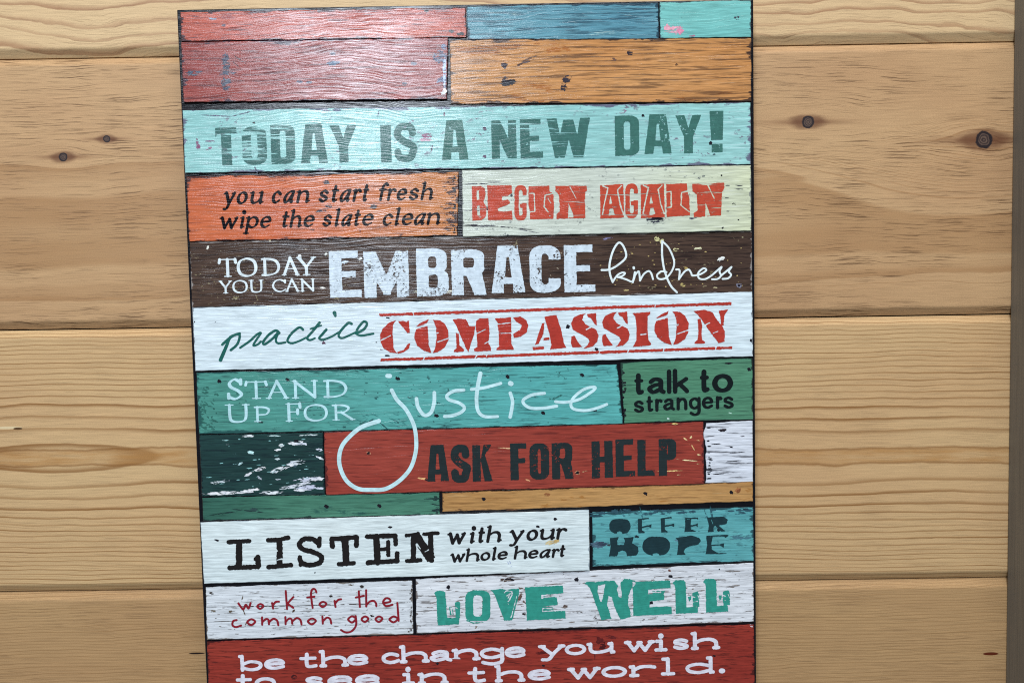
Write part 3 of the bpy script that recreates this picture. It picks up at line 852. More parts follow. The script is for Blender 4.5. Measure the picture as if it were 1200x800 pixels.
# --- row 2
board('dark red board with chipped blue patches', [(212.8, 50.2), (524.5, 44.8), (523, 115.6), (215.5, 119.4)], .0022,
      paint('paint_dark_red', (140, 62, 58), (158, 80, 72), (64, 32, 40), .75, .57, (16, 300), None, seed=4, light=((196, 150, 152), .66, .55)),
      marks=[(228, 85.5, 10, 3.2, 2, (62, 72, 88)), (265, 77, 4.5, 13, 0, (56, 58, 74)), (266, 86, 10, 2, 0, (62, 70, 88)), (265, 99, 6, 8, 0, (56, 62, 78)), (263, 68, 4, 4, 0, (60, 60, 80)),
             (390, 74, 8, 3, -5, (82, 100, 122)), (390, 63, 4, 2, 0, (50, 52, 70)), (351, 96, 4, 2, 0, (60, 66, 88)), (362, 97, 4, 2, 0, (52, 58, 80)), (485, 74.5, 4, 2.2, 0, (40, 42, 66)),
             (474.5, 98.5, 3, 2.3, 0, (40, 42, 66)), (515.5, 67, 8.5, 7, 0, (50, 60, 88)), (520, 55, 3, 3, 0, (86, 96, 124)), (518, 94, 6.5, 3.6, -10, (76, 88, 116)), (521, 84, 2, 18, 0, (160, 180, 206)), (520, 108, 3, 4, 30, (200, 205, 210)),
             (281, 70, 9, .7, 35, (40, 26, 34)), (277, 76, 8, .6, 40, (40, 26, 34))], edge=((40, 34, 52), 34, 1.2))
board('bare brown wood board with dark scars', [(527.5, 47.6), (879.7, 45.4), (880, 118.6), (529, 121.6)], .0012,
      paint('bare_brown_wood', (186, 128, 74), (206, 152, 98), (66, 44, 36), .8, .555, (13, 340), (170, 108, 56), .6, (14, 60), seed=5, light=((220, 190, 160), .64, .5)),
      marks=[(591, 76.5, 3.5, 4.2, 0, (56, 46, 52)), (596, 97, 9, 3.5, -5, INK), (592, 93, 4, 3, 0, (40, 34, 44)), (664, 93, 6, 4, -20, (44, 40, 50)), (661, 102, 3.5, 5, 0, (40, 36, 46)), (738, 62, 3.6, 3.2, 0, (38, 34, 44)),
             (718, 70, 4, 2, 0, (96, 70, 60)), (614, 74, 12, 1.4, -22, (70, 54, 54)), (620, 69, 10, 1, -20, (80, 60, 54)), (793, 76, 2, 1.6, 0, (80, 56, 44))], edge=((48, 36, 36), 46, 1.1))
# --- row 3
b3 = board('pale turquoise board with dark green words', [(214.5, 130), (879, 120.9), (879.4, 192.2), (217.5, 202.3)], .0018,
      paint('paint_pale_turquoise', (136, 190, 188), (156, 206, 202), (96, 140, 150), .35, .66, (20, 420), (120, 92, 110), .735, (60, 120), speck=(110, 100, 120), s_thr=.70, seed=6, light=((196, 232, 232), .6, .6)),
      marks=[(232, 172, 2.4, 4, 0, (120, 80, 106)), (231, 166, 1.6, 4, 0, (120, 80, 106)), (500, 159, 6.5, 3, 0, (124, 84, 106)), (498, 164, 7, 2, 0, (150, 110, 126)), (506, 174, 1.2, 4, 10, (70, 56, 76)), (245, 174, 4, 1.6, -20, (130, 96, 120)), (246, 165.5, 6, .9, 0, (110, 86, 110)),
             (568, 151, 2.4, 2.6, 0, (62, 44, 66)), (568, 183.6, 2.4, 2, 0, (80, 54, 80)), (483.6, 141.6, 1.8, 1.1, 20, (60, 40, 64)), (520.6, 134, 1.1, 2.6, 0, (90, 56, 76)), (753.5, 135.4, 2.1, 2, 0, INK), (833, 167.8, 2.3, 2.3, 0, INK), (730, 131, 5, 1.8, -20, (130, 92, 120)),
             (297.5, 144, 1.6, 1.2, 0, INK), (443.5, 133, .8, 3.4, 12, (60, 70, 90)), (255, 135.8, 18, .7, 3, (74, 76, 96)), (285, 133, 16, .7, -14, (74, 76, 96)), (784, 143.5, 1.5, 1.2, 0, (70, 100, 100)), (300, 199, 1, 4, -25, (70, 80, 96)), (394, 128.6, 5, 2, 0, (80, 84, 110)), (837, 181, 2, 1, 0, (60, 80, 84))],
      edge=((96, 92, 118), 44, .9))
gs = lambda s, t_: (lambda ch, w_, h_: grot(ch, s / w_, t_ / h_))
L = cap_line([('T', 65, 148, 188, 368), ('O', 218, 143, 362, 365), ('D', 387, 130, 528, 360), ('A', 560, 125, 718, 355), ('Y', 735, 135, 890, 352), ('I', 1030, 135, 1092, 350)], 240, 120, 5, gs(10.6, 7), rough=.22)
L += cap_line([('S', 105, 125, 243, 345)], 440, 120, 5, gs(10.4, 7), rough=.22)
lettering(b3, L, ink('ink_green_worn', (66, 108, 104), .85, 'streak', 1), 'worn dark green words TODAY IS')
L = cap_line([('A', 387, 105, 542, 335)], 440, 120, 5, gs(10.6, 7), rough=.2)
lettering(b3, L, ink('ink_green_single', (64, 110, 102), .45, 'speckle', 4), 'dark green word A')
L = cap_line([('D', 353, 78, 495, 312), ('A', 525, 70, 685, 300), ('Y', 708, 75, 860, 298), ('!', 908, 50, 990, 292)], 650, 120, 5, gs(10.4, 7), rough=.2)
lettering(b3, L, ink('ink_green', (64, 110, 102), .5, 'speckle', 2), 'dark green word DAY with exclamation mark')
L = cap_line([('N', 680, 105, 825, 328), ('E', 848, 98, 980, 325)], 440, 120, 5, gs(11, 7), rough=.25)
L += cap_line([('W', -45, 93, 208, 322)], 650, 120, 5, gs(11.5, 7), rough=.25)
lettering(b3, L, ink('ink_green_streaked', (64, 108, 102), 1.0, 'streak', 5), 'streaky dark green word NEW')
# --- row 4
b4 = board('orange board with two lines of italic words', [(219, 207.4), (537, 202.2), (535.5, 275.4), (222.5, 282.6)], .0014,
      paint('paint_orange', (194, 96, 60), (206, 112, 72), (92, 44, 40), .7, .60, (18, 330), None, seed=7, light=((232, 170, 140), .68, .4), lr=(-.12, .0, (196, 128, 72))),
      marks=[(382.5, 214, 4.5, 2.4, 10, (48, 36, 44)), (385, 241.5, 4, 3, -20, (50, 40, 48)), (378, 246.5, 8, 1.6, -12, (52, 44, 54)), (438, 242.5, 4, 3, 0, (52, 38, 40)), (366, 269.6, 3, 1.4, 0, (40, 28, 32)), (422, 270, .8, 4, 0, (120, 60, 50))]
      + [(532 - abs(random.gauss(0, 6)), random.uniform(208, 272), random.uniform(1.5, 5), random.uniform(.3, .8), -2, (58, 34, 30)) for _ in range(75)]
      + [(535 - random.uniform(1, 4), random.uniform(206, 273), random.uniform(.8, 1.8), random.uniform(.8, 2.6), 0, (34, 24, 26)) for _ in range(30)],
      edge=((48, 32, 38), 40, 1.1))
yb = lambda x, x0, y0, s: y0 + (x - x0) * s
def itl(word, xs, x0, base, sl, xh): return [(c, a, b_, yb((a + b_) / 2, x0, base, sl) - xh, yb((a + b_) / 2, x0, base, sl)) for c, (a, b_) in zip(word, xs)]
ITALIC = (.26, .105, math.radians(28), 'italic', .24)
L = low_line(itl('youcanstart', [(112, 180), (186, 252), (268, 340), (392, 450), (460, 528), (540, 612), (668, 726), (734, 786), (790, 858), (866, 916), (918, 962)], 150, 599, -.023, 76), 240, 120, 5, *ITALIC)
L += low_line(itl('fresh', [(8, 66), (68, 120), (124, 186), (196, 256), (268, 336)], 40, 577, -.02, 72), 440, 120, 5, *ITALIC)
L += low_line(itl('wipetheslate', [(88, 194), (200, 238), (244, 316), (324, 390), (444, 496), (500, 566), (578, 644), (690, 746), (752, 796), (800, 864), (868, 914), (922, 990)], 140, 741, -.022, 72), 240, 120, 5, *ITALIC)
L += low_line(itl('clean', [(42, 104), (104, 148), (154, 222), (226, 296), (304, 378)], 70, 723, -.022, 72), 440, 120, 5, *ITALIC)
lettering(b4, L, ink('ink_black_violet', (12, 9, 16), .25, 'speckle', 3, .3), 'dark italic words you can start fresh wipe the slate clean')
b4b = board('cream board with red block capitals', [(541.8, 200), (879.6, 194.2), (880, 269.8), (543, 277)], .0026,
      paint('paint_cream', (196, 204, 190), (206, 214, 202), (120, 128, 124), .35, .66, (18, 430), None, seed=8, speck=(90, 96, 100), s_thr=.71, light=((224, 230, 222), .62, .5), lr=(.10, .19, (206, 212, 176))),
      marks=[(600, 147.5 + 120 - 120, .1, .1, 0, INK), (558, 215.6, 16, .7, -2, (40, 38, 48)), (580, 213.6, 8, .5, -2, (60, 60, 70)), (552, 247, 12, .7, 0, (60, 58, 66)), (562, 264.5, 20, 1.5, 1, (26, 24, 32)), (600, 267, 24, .8, 6, (40, 40, 50)), (620, 271, 12, .4, 10, (80, 80, 90)),
             (768, 258, 10, 3.2, 0, (40, 40, 54)), (770, 256, 7, 2, 0, INK), (811, 255.5, 6, 1.5, -5, (60, 62, 80)), (860, 239.4, 2.3, 1.9, 0, (24, 24, 34)), (866, 217.5, 5, .7, 0, (50, 50, 60)), (869, 221.6, 8, .7, 0, (50, 50, 60)), (845.6, 205.6, 1.2, 1.2, 0, INK), (865.4, 257.5, 1, .8, 0, INK), (847, 267, 1.6, 1, -30, INK), (599.5, 229, 1.8, 1.8, 0, INK), (571.4, 244.6, 1.4, 1.8, 0, INK), (852, 232, 3, .5, 0, (60, 60, 66)), (853, 217.4, 3, .6, 0, (60, 60, 66)), (853, 247.5, 2, .5, 0, (60, 60, 66))],
      edge=((120, 124, 122), 12, .6))
BE = [('P', [(565, 492), (618, 490), (640, 504), (646, 538), (634, 583), (652, 618), (646, 668), (622, 690), (568, 693)]), ('-P', [(592, 517), (606, 515), (609, 570), (594, 573)]), ('-P', [(594, 606), (610, 604), (613, 660), (597, 663)])]
EE = [('P', [(655, 488), (798, 486), (801, 530), (775, 548), (740, 552), (742, 575), (775, 570), (786, 580), (801, 640), (803, 690), (660, 692)]), ('-P', [(716, 622), (760, 606), (800, 585), (806, 632), (760, 640), (722, 638)])]
GG = [rr(815, 486, 886, 692, 30, 34), rr(840, 513, 862, 664, 10, 14, '-P'), ('-P', [(845, 545), (895, 545), (895, 590), (845, 590)]), ('P', [(846, 596), (884, 592), (884, 618), (866, 620), (848, 616)]), ('-S', [(806, 500), (812, 600), (808, 690)], 2)]
II = [('P', [(897, 492), (1018, 488), (1021, 522), (1042, 532), (1046, 620), (1043, 681), (905, 686), (903, 640), (897, 600)]), ('-S', [(900, 533), (930, 533), (934, 638), (905, 642)], 7), ('-S', [(1036, 534), (993, 545), (988, 612), (1012, 642)], 8), ('-S', [(1010, 560), (1028, 590)], 5)]
NN = [('P', [(5, 490), (186, 486), (190, 517), (177, 540), (181, 677), (12, 683), (9, 655), (30, 640), (24, 540), (4, 520)]), ('-P', [(82, 590), (108, 655), (112, 674), (78, 676)]), ('-S', [(90, 496), (132, 575)], 5), ('-S', [(184, 520), (176, 560), (180, 600)], 4)]
AA = [('P', [(266, 486), (402, 479), (405, 560), (406, 675), (268, 681)]), ('-S', [(283, 490), (312, 502), (292, 590), (280, 655)], 8), ('-S', [(392, 488), (368, 512), (384, 600), (404, 655)], 8), ('-P', [(327, 545), (338, 594), (318, 597)]), ('-P', [(322, 622), (342, 620), (352, 658), (316, 664)])]
G2 = [rr(414, 476, 488, 679, 32, 36), rr(440, 504, 464, 650, 11, 16, '-P'), ('-P', [(448, 535), (500, 535), (500, 574), (448, 574)]), ('P', [(447, 580), (486, 576), (486, 602), (468, 606), (449, 602)])]
I2 = [('P', [(654, 480), (774, 474), (778, 520), (790, 560), (792, 662), (656, 671)]), ('-S', [(652, 525), (682, 522), (684, 612), (656, 618)], 8), ('-S', [(780, 520), (744, 528), (740, 602), (788, 640)], 8)]
N2 = [('P', [(806, 478), (994, 471), (996, 498), (981, 530), (975, 662), (816, 673), (814, 650), (838, 632), (832, 540), (808, 520)]), ('-P', [(884, 585), (905, 640), (912, 664), (882, 668)]), ('-S', [(897, 482), (935, 562)], 6), ('-S', [(985, 520), (978, 560)], 4)]
sh = lambda pr, dx, dy: [(p[0], [(x + dx, y + dy) for x, y in p[1]]) + tuple(p[2:]) for p in pr]
L = []
for pr, ox in ((BE, 440), (EE, 440), (GG, 440), (II, 440), (NN, 650), (AA, 650), (G2, 650), (sh(AA, 238, -3), 650), (I2, 650), (N2, 650)):
    L += trace(pr, ox, 120, 5, .3, 1.5)
lettering(b4b, L, ink('ink_brick_red', (188, 76, 56), .45, 'streak', 8), 'brick red block capitals BEGIN AGAIN')
# --- row 5
b5 = board('dark brown board with white words', [(223, 284.4), (880.3, 271.8), (881, 341.2), (225.5, 359.6)], .0009,
      paint('paint_dark_brown', (68, 52, 45), (90, 70, 58), (30, 22, 24), .8, .56, (22, 380), None, seed=9, speck=(168, 158, 120), s_thr=.735, light=((128, 108, 92), .67, .55)),
      marks=[(243.4, 290, 1.4, 2.4, 20, (200, 200, 190)), (351, 299.6, 2.4, 1.8, 40, (214, 220, 220)), (382, 298, 1.4, 2, 30, (200, 205, 200)), (378, 337, 3, 1.1, 8, (216, 214, 200)), (316, 281, 1.6, 2, 0, (180, 170, 140)), (422, 303, 3, 1.6, 0, (200, 206, 210)), (404, 307, 4, 2, -10, (176, 190, 204)),
             (770, 280.5, 3.5, 3, 30, (186, 180, 130)), (776, 283, 2.6, 3, 0, (190, 186, 140)), (818, 291.5, 4.5, 2, 0, (206, 204, 170)), (792, 292.5, 3.4, 2, 0, (190, 186, 140)), (844.6, 303.4, 5, 2.4, -28, (226, 232, 220)), (838, 337, 2.6, .8, 0, (190, 180, 140)), (866, 334.4, 3.6, 2.8, 0, (120, 120, 136)), (866, 334.6, 2, 1.6, 0, (26, 26, 40)), (870.5, 278.5, 1.8, 1, 20, (160, 150, 120)),
             (800, 334, 3, 2, 0, (176, 160, 104)), (734, 340, 3, 1, 0, (176, 160, 110)), (804, 314, 2, 1.4, 0, (170, 150, 90)), (712, 279.5, 6, 1.3, -8, (120, 116, 150)), (488, 341.6, 3, 1.2, 0, (180, 180, 160)), (527, 341.6, 4, 1.4, -12, (200, 200, 186))]
      + [(random.uniform(700, 874), random.uniform(284, 338), random.uniform(.4, 1.5), random.uniform(.3, .8), random.uniform(-20, 20), (170, 150, 98)) for _ in range(60)]
      + [(random.uniform(228, 700), random.uniform(292, 345), random.uniform(.4, 1.6), random.uniform(.25, .6), random.uniform(-30, 30), (170, 160, 140)) for _ in range(60)],
      edge=((150, 144, 140), 26, .6))
rf = lambda ch, w_, h_: roman(ch)
L = cap_line([('T', 85, 165, 182, 272), ('O', 190, 162, 305, 270), ('D', 330, 162, 440, 265), ('A', 455, 158, 550, 262), ('Y', 540, 155, 650, 262), ('Y', 85, 295, 158, 368), ('O', 163, 292, 250, 366), ('U', 258, 290, 345, 364), ('C', 395, 287, 475, 360), ('A', 472, 285, 552, 358), ('N', 560, 283, 644, 357)], 240, 270, 5, rf)
lettering(b5, L, ink('ink_white', (220, 232, 236), .2, 'speckle', 4), 'small white serif words TODAY YOU CAN')
L = cap_line([('E', 730, 120, 915, 392), ('M', 932, 122, 1195, 392)], 240, 270, 5, gs(14.5, 8.5), rough=.35, cell=2)
L += cap_line([('B', 240, 105, 428, 385), ('R', 445, 112, 648, 378), ('A', 678, 90, 875, 365), ('C', 903, 88, 1085, 365)], 440, 270, 5, gs(14, 9.5), rough=.35, cell=2)
L += cap_line([('E', 55, 85, 237, 360)], 650, 270, 5, gs(14.5, 8.5), rough=.35, cell=2)
lettering(b5, L, ink('ink_white_worn', (206, 220, 230), .62, 'speckle', 6), 'large worn white capitals EMBRACE')
kind = [('K', [(275, 232), (320, 229), (370, 203), (418, 155), (404, 95), (375, 72), (342, 120), (322, 195), (324, 255), (340, 302)], 12), ('K', [(340, 302), (365, 265), (392, 248), (412, 250), (398, 266), (370, 274)], 10.8), ('K', [(370, 272), (420, 287), (452, 300), (466, 280), (472, 248)], 10.8), ('K', [(470, 245), (466, 270), (458, 303)], 12), ('S', [(463, 217), (464, 222)], 14.4),
        ('K', [(466, 270), (478, 252), (492, 240), (497, 260), (500, 294)], 10.8), ('K', [(500, 294), (522, 256), (550, 238), (566, 252), (576, 285)], 10.8), ('K', [(655, 244), (625, 240), (600, 262), (612, 284), (652, 278), (688, 235), (700, 180), (670, 105), (630, 63)], 10.8), ('K', [(630, 63), (630, 150), (645, 240), (678, 320), (716, 362)], 12),
        ('K', [(712, 229), (732, 234), (728, 286)], 10.8), ('K', [(729, 284), (760, 242), (786, 230), (800, 250), (808, 264), (850, 258), (888, 234), (872, 222), (842, 248), (846, 280), (882, 285), (922, 262)], 10.8), ('K', [(922, 262), (956, 232), (978, 214), (966, 240), (974, 265), (954, 284), (922, 286)], 10.8), ('K', [(974, 265), (1010, 236), (1036, 214), (1020, 240), (1034, 260), (1016, 280), (984, 284)], 10.8)]
lettering(b5, trace(kind, 650, 270), ink('ink_white_script', (226, 238, 238), .12, 'speckle', 7), 'thin white handwritten word kindness')
# --- row 6
b6 = board('white board with green and red words', [(225.6, 361), (881, 342.4), (882, 417), (229.5, 434)], .0024,
      paint('paint_white', (212, 228, 234), (224, 238, 244), (110, 120, 128), .5, .645, (26, 470), None, seed=10, light=((226, 238, 244), .6, .5)),
      marks=[(379.5, 402.4, 2.6, 1.8, 0, (70, 40, 60)), (379, 400.4, .8, 1.6, 0, (70, 40, 60)), (454.6, 372.4, 2.8, 1, 15, INK), (454, 416.5, 3.4, 1.2, 5, INK), (447, 409.4, 2, 1, 0, (90, 90, 100)), (665.4, 382.6, 2.6, 2.4, 0, INK), (699, 409, 2.4, 1.9, 0, INK), (880, 399, 1.4, 2, 0, INK), (252.5, 377.4, .9, .8, 0, (90, 96, 104)), (228, 377, .9, 1.1, 0, INK), (441, 401, 1, .6, 0, INK)],
      edge=((120, 128, 136), 10, .5))
prac = [('K', [(205, 603), (150, 625), (125, 680), (92, 758)], 14.4, 21.6), ('K', [(102, 668), (150, 626), (192, 606), (204, 622), (188, 668), (152, 700)], 14.4), ('K', [(207, 686), (262, 648), (304, 610), (328, 600), (302, 640), (284, 672), (308, 668), (328, 650)], 13.2, 12), ('K', [(436, 600), (415, 586), (375, 610), (342, 652), (352, 666), (398, 632), (432, 594), (416, 636), (428, 660), (472, 655)], 15.6, 12),
        ('K', [(575, 580), (552, 568), (505, 606), (484, 645), (508, 660), (556, 646), (590, 628)], 15.6, 10.8), ('K', [(672, 540), (632, 590), (600, 628), (616, 642), (645, 630)], 15.6, 10.8), ('S', [(618, 576), (682, 556)], 9.6), ('K', [(712, 580), (688, 608), (670, 630), (690, 640), (740, 622), (784, 596)], 15.6, 10.8), ('K', [(760, 483), (765, 500)], 24, 14.4), ('K', [(860, 546), (838, 543), (796, 588), (784, 618), (806, 630), (850, 612), (884, 596)], 15.6, 10.8), ('K', [(884, 602), (930, 580), (950, 546), (930, 534), (896, 574), (890, 604), (918, 615), (988, 604)], 15.6, 12)]
lettering(b6, trace(prac, 240, 270, 5, .1), ink('ink_dark_teal', (34, 96, 88), .1, 'speckle', 9), 'dark green script word practice')
R = .3
cO = [('P', [(333, 522), (375, 525), (405, 545), (428, 590), (428, 640), (405, 685), (365, 712), (337, 717), (352, 680), (358, 620), (355, 570), (345, 540)]), ('P', [(238, 562), (265, 540), (312, 518), (305, 540), (280, 552)]), ('P', [(238, 578), (306, 560), (310, 620), (312, 670), (328, 717), (285, 705), (245, 675), (228, 635), (230, 600)]), ('-S', [(365, 652), (430, 630)], 7), ('-S', [(340, 606), (368, 598)], 7)]
cS = [('P', [(185, 485), (150, 490), (110, 510), (96, 545), (106, 580), (150, 605), (195, 630), (205, 650), (190, 675), (172, 690), (220, 681), (250, 652), (258, 615), (245, 582), (210, 565), (180, 550), (162, 522), (170, 497)]), ('P', [(187, 489), (242, 484), (248, 555), (236, 551), (215, 516), (195, 506)]), ('P', [(98, 620), (115, 614), (135, 650), (162, 682), (105, 686), (95, 660)]), ('-S', [(185, 580), (215, 563)], 7)]
comp = [(440, [('P', [(120, 525), (80, 540), (42, 575), (26, 610), (30, 655), (50, 692), (85, 713), (127, 720), (106, 690), (100, 610), (104, 550)]), ('P', [(130, 530), (165, 530), (180, 535), (195, 527), (201, 600), (186, 603), (165, 570), (140, 545)]), ('P', [(204, 660), (196, 690), (165, 713), (132, 722), (126, 712), (165, 700), (190, 665)]), ('-S', [(33, 642), (88, 615)], 6)]), (440, cO),
        (440, [('P', [(472, 600), (488, 605), (493, 670), (520, 700), (515, 711), (457, 713), (461, 700), (475, 690)]), ('P', [(450, 520), (495, 517), (530, 519), (550, 560), (583, 562), (580, 600), (545, 711), (530, 690), (500, 620), (475, 560)]), ('P', [(590, 530), (612, 515), (662, 515), (668, 600), (662, 660), (677, 690), (676, 705), (578, 709), (578, 695), (596, 680), (595, 640), (588, 560)]), ('-S', [(588, 606), (642, 580)], 6), ('-S', [(640, 662), (668, 647)], 6)]),
        (440, [('P', [(700, 515), (795, 508), (796, 600), (796, 660), (809, 685), (809, 697), (709, 701), (709, 690), (725, 680), (722, 600), (715, 540)]), ('-S', [(713, 549), (790, 540)], 6), ('-S', [(722, 602), (800, 600)], 4), ('P', [(806, 510), (850, 503), (885, 525), (896, 560), (886, 595), (850, 622), (812, 629), (806, 606), (848, 580), (858, 555), (822, 532)])]),
        (440, [('P', [(975, 545), (990, 540), (985, 600), (956, 665), (934, 669), (945, 640)]), ('P', [(921, 683), (986, 678), (989, 695), (925, 701)]), ('P', [(990, 505), (1060, 495), (1085, 570), (1105, 660), (1119, 686), (1024, 696), (1030, 670), (1018, 600), (1000, 545)]), ('P', [(985, 630), (1020, 625), (1020, 640), (985, 643)])]),
        (650, cS), (650, sh(cS, 182, -8)), (650, [('P', [(455, 485), (561, 475), (561, 490), (545, 500), (545, 600), (550, 640), (566, 665), (561, 673), (459, 681), (470, 660), (480, 640), (478, 560), (472, 502)]), ('-S', [(505, 610), (535, 606)], 8)]), (650, sh(cO, 357, -48)),
        (650, [('P', [(812, 472), (880, 465), (925, 480), (950, 520), (985, 565), (998, 590), (995, 650), (960, 659), (930, 620), (890, 565), (860, 520), (835, 490)]), ('P', [(838, 520), (855, 515), (865, 560), (860, 600), (865, 640), (883, 652), (881, 661), (819, 664), (820, 655), (838, 640), (842, 590)]), ('P', [(960, 470), (1017, 461), (995, 495), (990, 555), (975, 560), (970, 500)]), ('-S', [(870, 560), (908, 540)], 7), ('-S', [(930, 600), (957, 590)], 7)])]
L = []
for ox, pr in comp: L += trace(pr, ox, 270, 5, R, 1.4)
bar = lambda a, b_: [('B', [a, b_], 3.2)]
L += trace(bar((444.5, 368.9), (857, 355.6)) + [('-S', [(484, 366), (485, 370)], .7), ('-S', [(571, 366.5), (573, 362)], .8), ('-S', [(767, 361), (768, 357)], .7)], 0, 0, 1, .45, 1.6)
L += trace(bar((446, 421.6), (858, 407.2)) + [('-S', [(495, 423), (498, 418)], .8), ('-S', [(556, 420), (559, 416)], .8), ('-S', [(569, 420), (571, 415)], .7), ('-S', [(701, 416), (703, 411)], .9), ('-S', [(735, 414), (737, 409)], .9), ('-S', [(777, 413), (778, 408)], .8), ('-S', [(838, 411), (840, 405)], .9)], 0, 0, 1, .45, 1.6)
lettering(b6, L, ink('ink_stencil_red', (176, 60, 50), .25, 'speckle', 11), 'red stencilled capitals COMPASSION between two ruled bars')
# --- row 7
b7 = board('teal board with white words', [(230.6, 437), (722.5, 427.4), (729.5, 495.8), (233.6, 508)], .0016,
      paint('paint_teal', (84, 166, 164), (100, 182, 178), (34, 70, 74), .75, .61, (24, 330), (50, 104, 100), .66, (50, 110), seed=12, speck=(30, 66, 70), s_thr=.73, lr=(.02, -.14, (80, 148, 136))),
      marks=nails((257, 446.5), (337, 444.6), (466, 443.6), (595, 441.2), (682, 439), (511.5, 486.8), (636.5, 483.4), (697, 480), r=2.1) + [(306, 494.6, 3, 1, 0, INK), (435, 492.6, 3, 1, -20, (30, 60, 64)), (450, 499, 9, .6, 40, (30, 60, 64))]
      + [(236 + abs(random.gauss(0, 9)), random.uniform(452, 503), random.uniform(1, 3.4), random.uniform(.5, 1.5), random.uniform(0, 40), (44, 92, 84)) for _ in range(55)]
      + [(random.uniform(370, 500), random.uniform(484, 501), random.uniform(1, 4), random.uniform(.3, .8), 20, (48, 104, 104)) for _ in range(24)],
      edge=((36, 80, 80), 30, .9))
L = cap_line([('S', 135, 68, 220, 190), ('T', 240, 82, 362, 186), ('A', 362, 80, 488, 184), ('N', 510, 78, 662, 182), ('D', 692, 75, 836, 178), ('U', 120, 218, 265, 325), ('P', 288, 230, 380, 320), ('F', 473, 210, 562, 318), ('O', 580, 218, 720, 316), ('R', 745, 218, 875, 310)], 240, 430, 5, rf, -.022)
lettering(b7, L, ink('ink_pale', (186, 226, 232), .12, 'speckle', 12), 'pale serif words STAND UP FOR')
just = [('K', [(95, 135), (125, 190), (180, 250), (225, 340), (239, 430), (233, 510), (203, 595), (140, 665), (60, 712), (-20, 718), (-100, 712), (-165, 670), (-203, 600), (-213, 530), (-195, 460), (-145, 400), (-80, 350), (20, 315)], 22.8, 25.1), ('S', [(70, 51), (85, 52)], 25.1), ('K', [(240, 185), (250, 235), (286, 281), (326, 264), (344, 205), (345, 150)], 21.7), ('K', [(517, 134), (460, 140), (420, 165), (430, 190), (490, 210), (521, 237), (502, 264), (450, 284), (405, 288)], 19.4), ('K', [(615, 38), (600, 110), (592, 190), (602, 258), (640, 289), (716, 289)], 25.1, 17.1), ('K', [(562, 130), (640, 120), (734, 95)], 18.2), ('K', [(790, 152), (803, 200), (798, 250), (789, 292)], 20.5), ('S', [(790, 95), (795, 97)], 28.5), ('K', [(990, 153), (920, 162), (868, 190), (872, 218), (914, 240), (985, 240), (1062, 228)], 18.2),
        ('K', [(1055, 202), (1110, 206), (1190, 190), (1250, 156), (1287, 126), (1274, 116), (1218, 132), (1160, 180), (1145, 222), (1166, 246), (1232, 254), (1300, 239), (1355, 218)], 17.1)]
lettering(b7, trace(just, 440, 430), ink('ink_pale_script', (196, 230, 234), .06, 'speckle', 13), 'large pale handwritten word justice with a looped tail')
b7b = board('green board with black words', [(727.5, 425), (881, 419.8), (882, 490.6), (732, 495.2)], .0014,
      paint('paint_leaf_green', (74, 128, 102), (90, 144, 114), (36, 66, 58), .7, .60, (20, 380), None, seed=13, light=((140, 184, 160), .69, .5)),
      marks=[(854, 425.6, 4.4, 1.1, 0, INK), (878, 432.8, 2.6, 2, 20, INK), (783, 490.2, 1.6, 1, 0, (190, 214, 204)), (856, 483.6, 2.2, .8, 10, (170, 204, 190)), (771, 494, 4, .8, 0, INK)] + [(730.5 + random.uniform(-1, 3), random.uniform(436, 490), random.uniform(.8, 2.2), random.uniform(.8, 2), 0, INK) for _ in range(14)], edge=((34, 52, 50), 14, .8))
SANS = (.27, .20, 0.2, 'sans')
L = low_line([('t', 462, 526, 68, 163), ('a', 540, 652, 58, 158), ('l', 656, 686, 62, 154), ('k', 692, 788, 58, 152), ('t', 846, 910, 48, 150), ('o', 922, 1046, 38, 150)], 650, 430, 5, .29, .20, .1, 'sans', 0, -.03, .12)
L += low_line([('s', 462, 526, 194, 268), ('t', 534, 580, 192, 262), ('r', 586, 634, 186, 259), ('a', 634, 706, 182, 254), ('n', 714, 778, 178, 251), ('g', 786, 856, 176, 250), ('e', 862, 930, 172, 245), ('r', 942, 984, 170, 244), ('s', 986, 1052, 170, 244)], 650, 430, 5, .27, .19, .1, 'sans', 0, -.03, .08)
lettering(b7b, L, ink('ink_black_green', (20, 28, 30), .1, 'speckle', 14), 'black words talk to strangers')
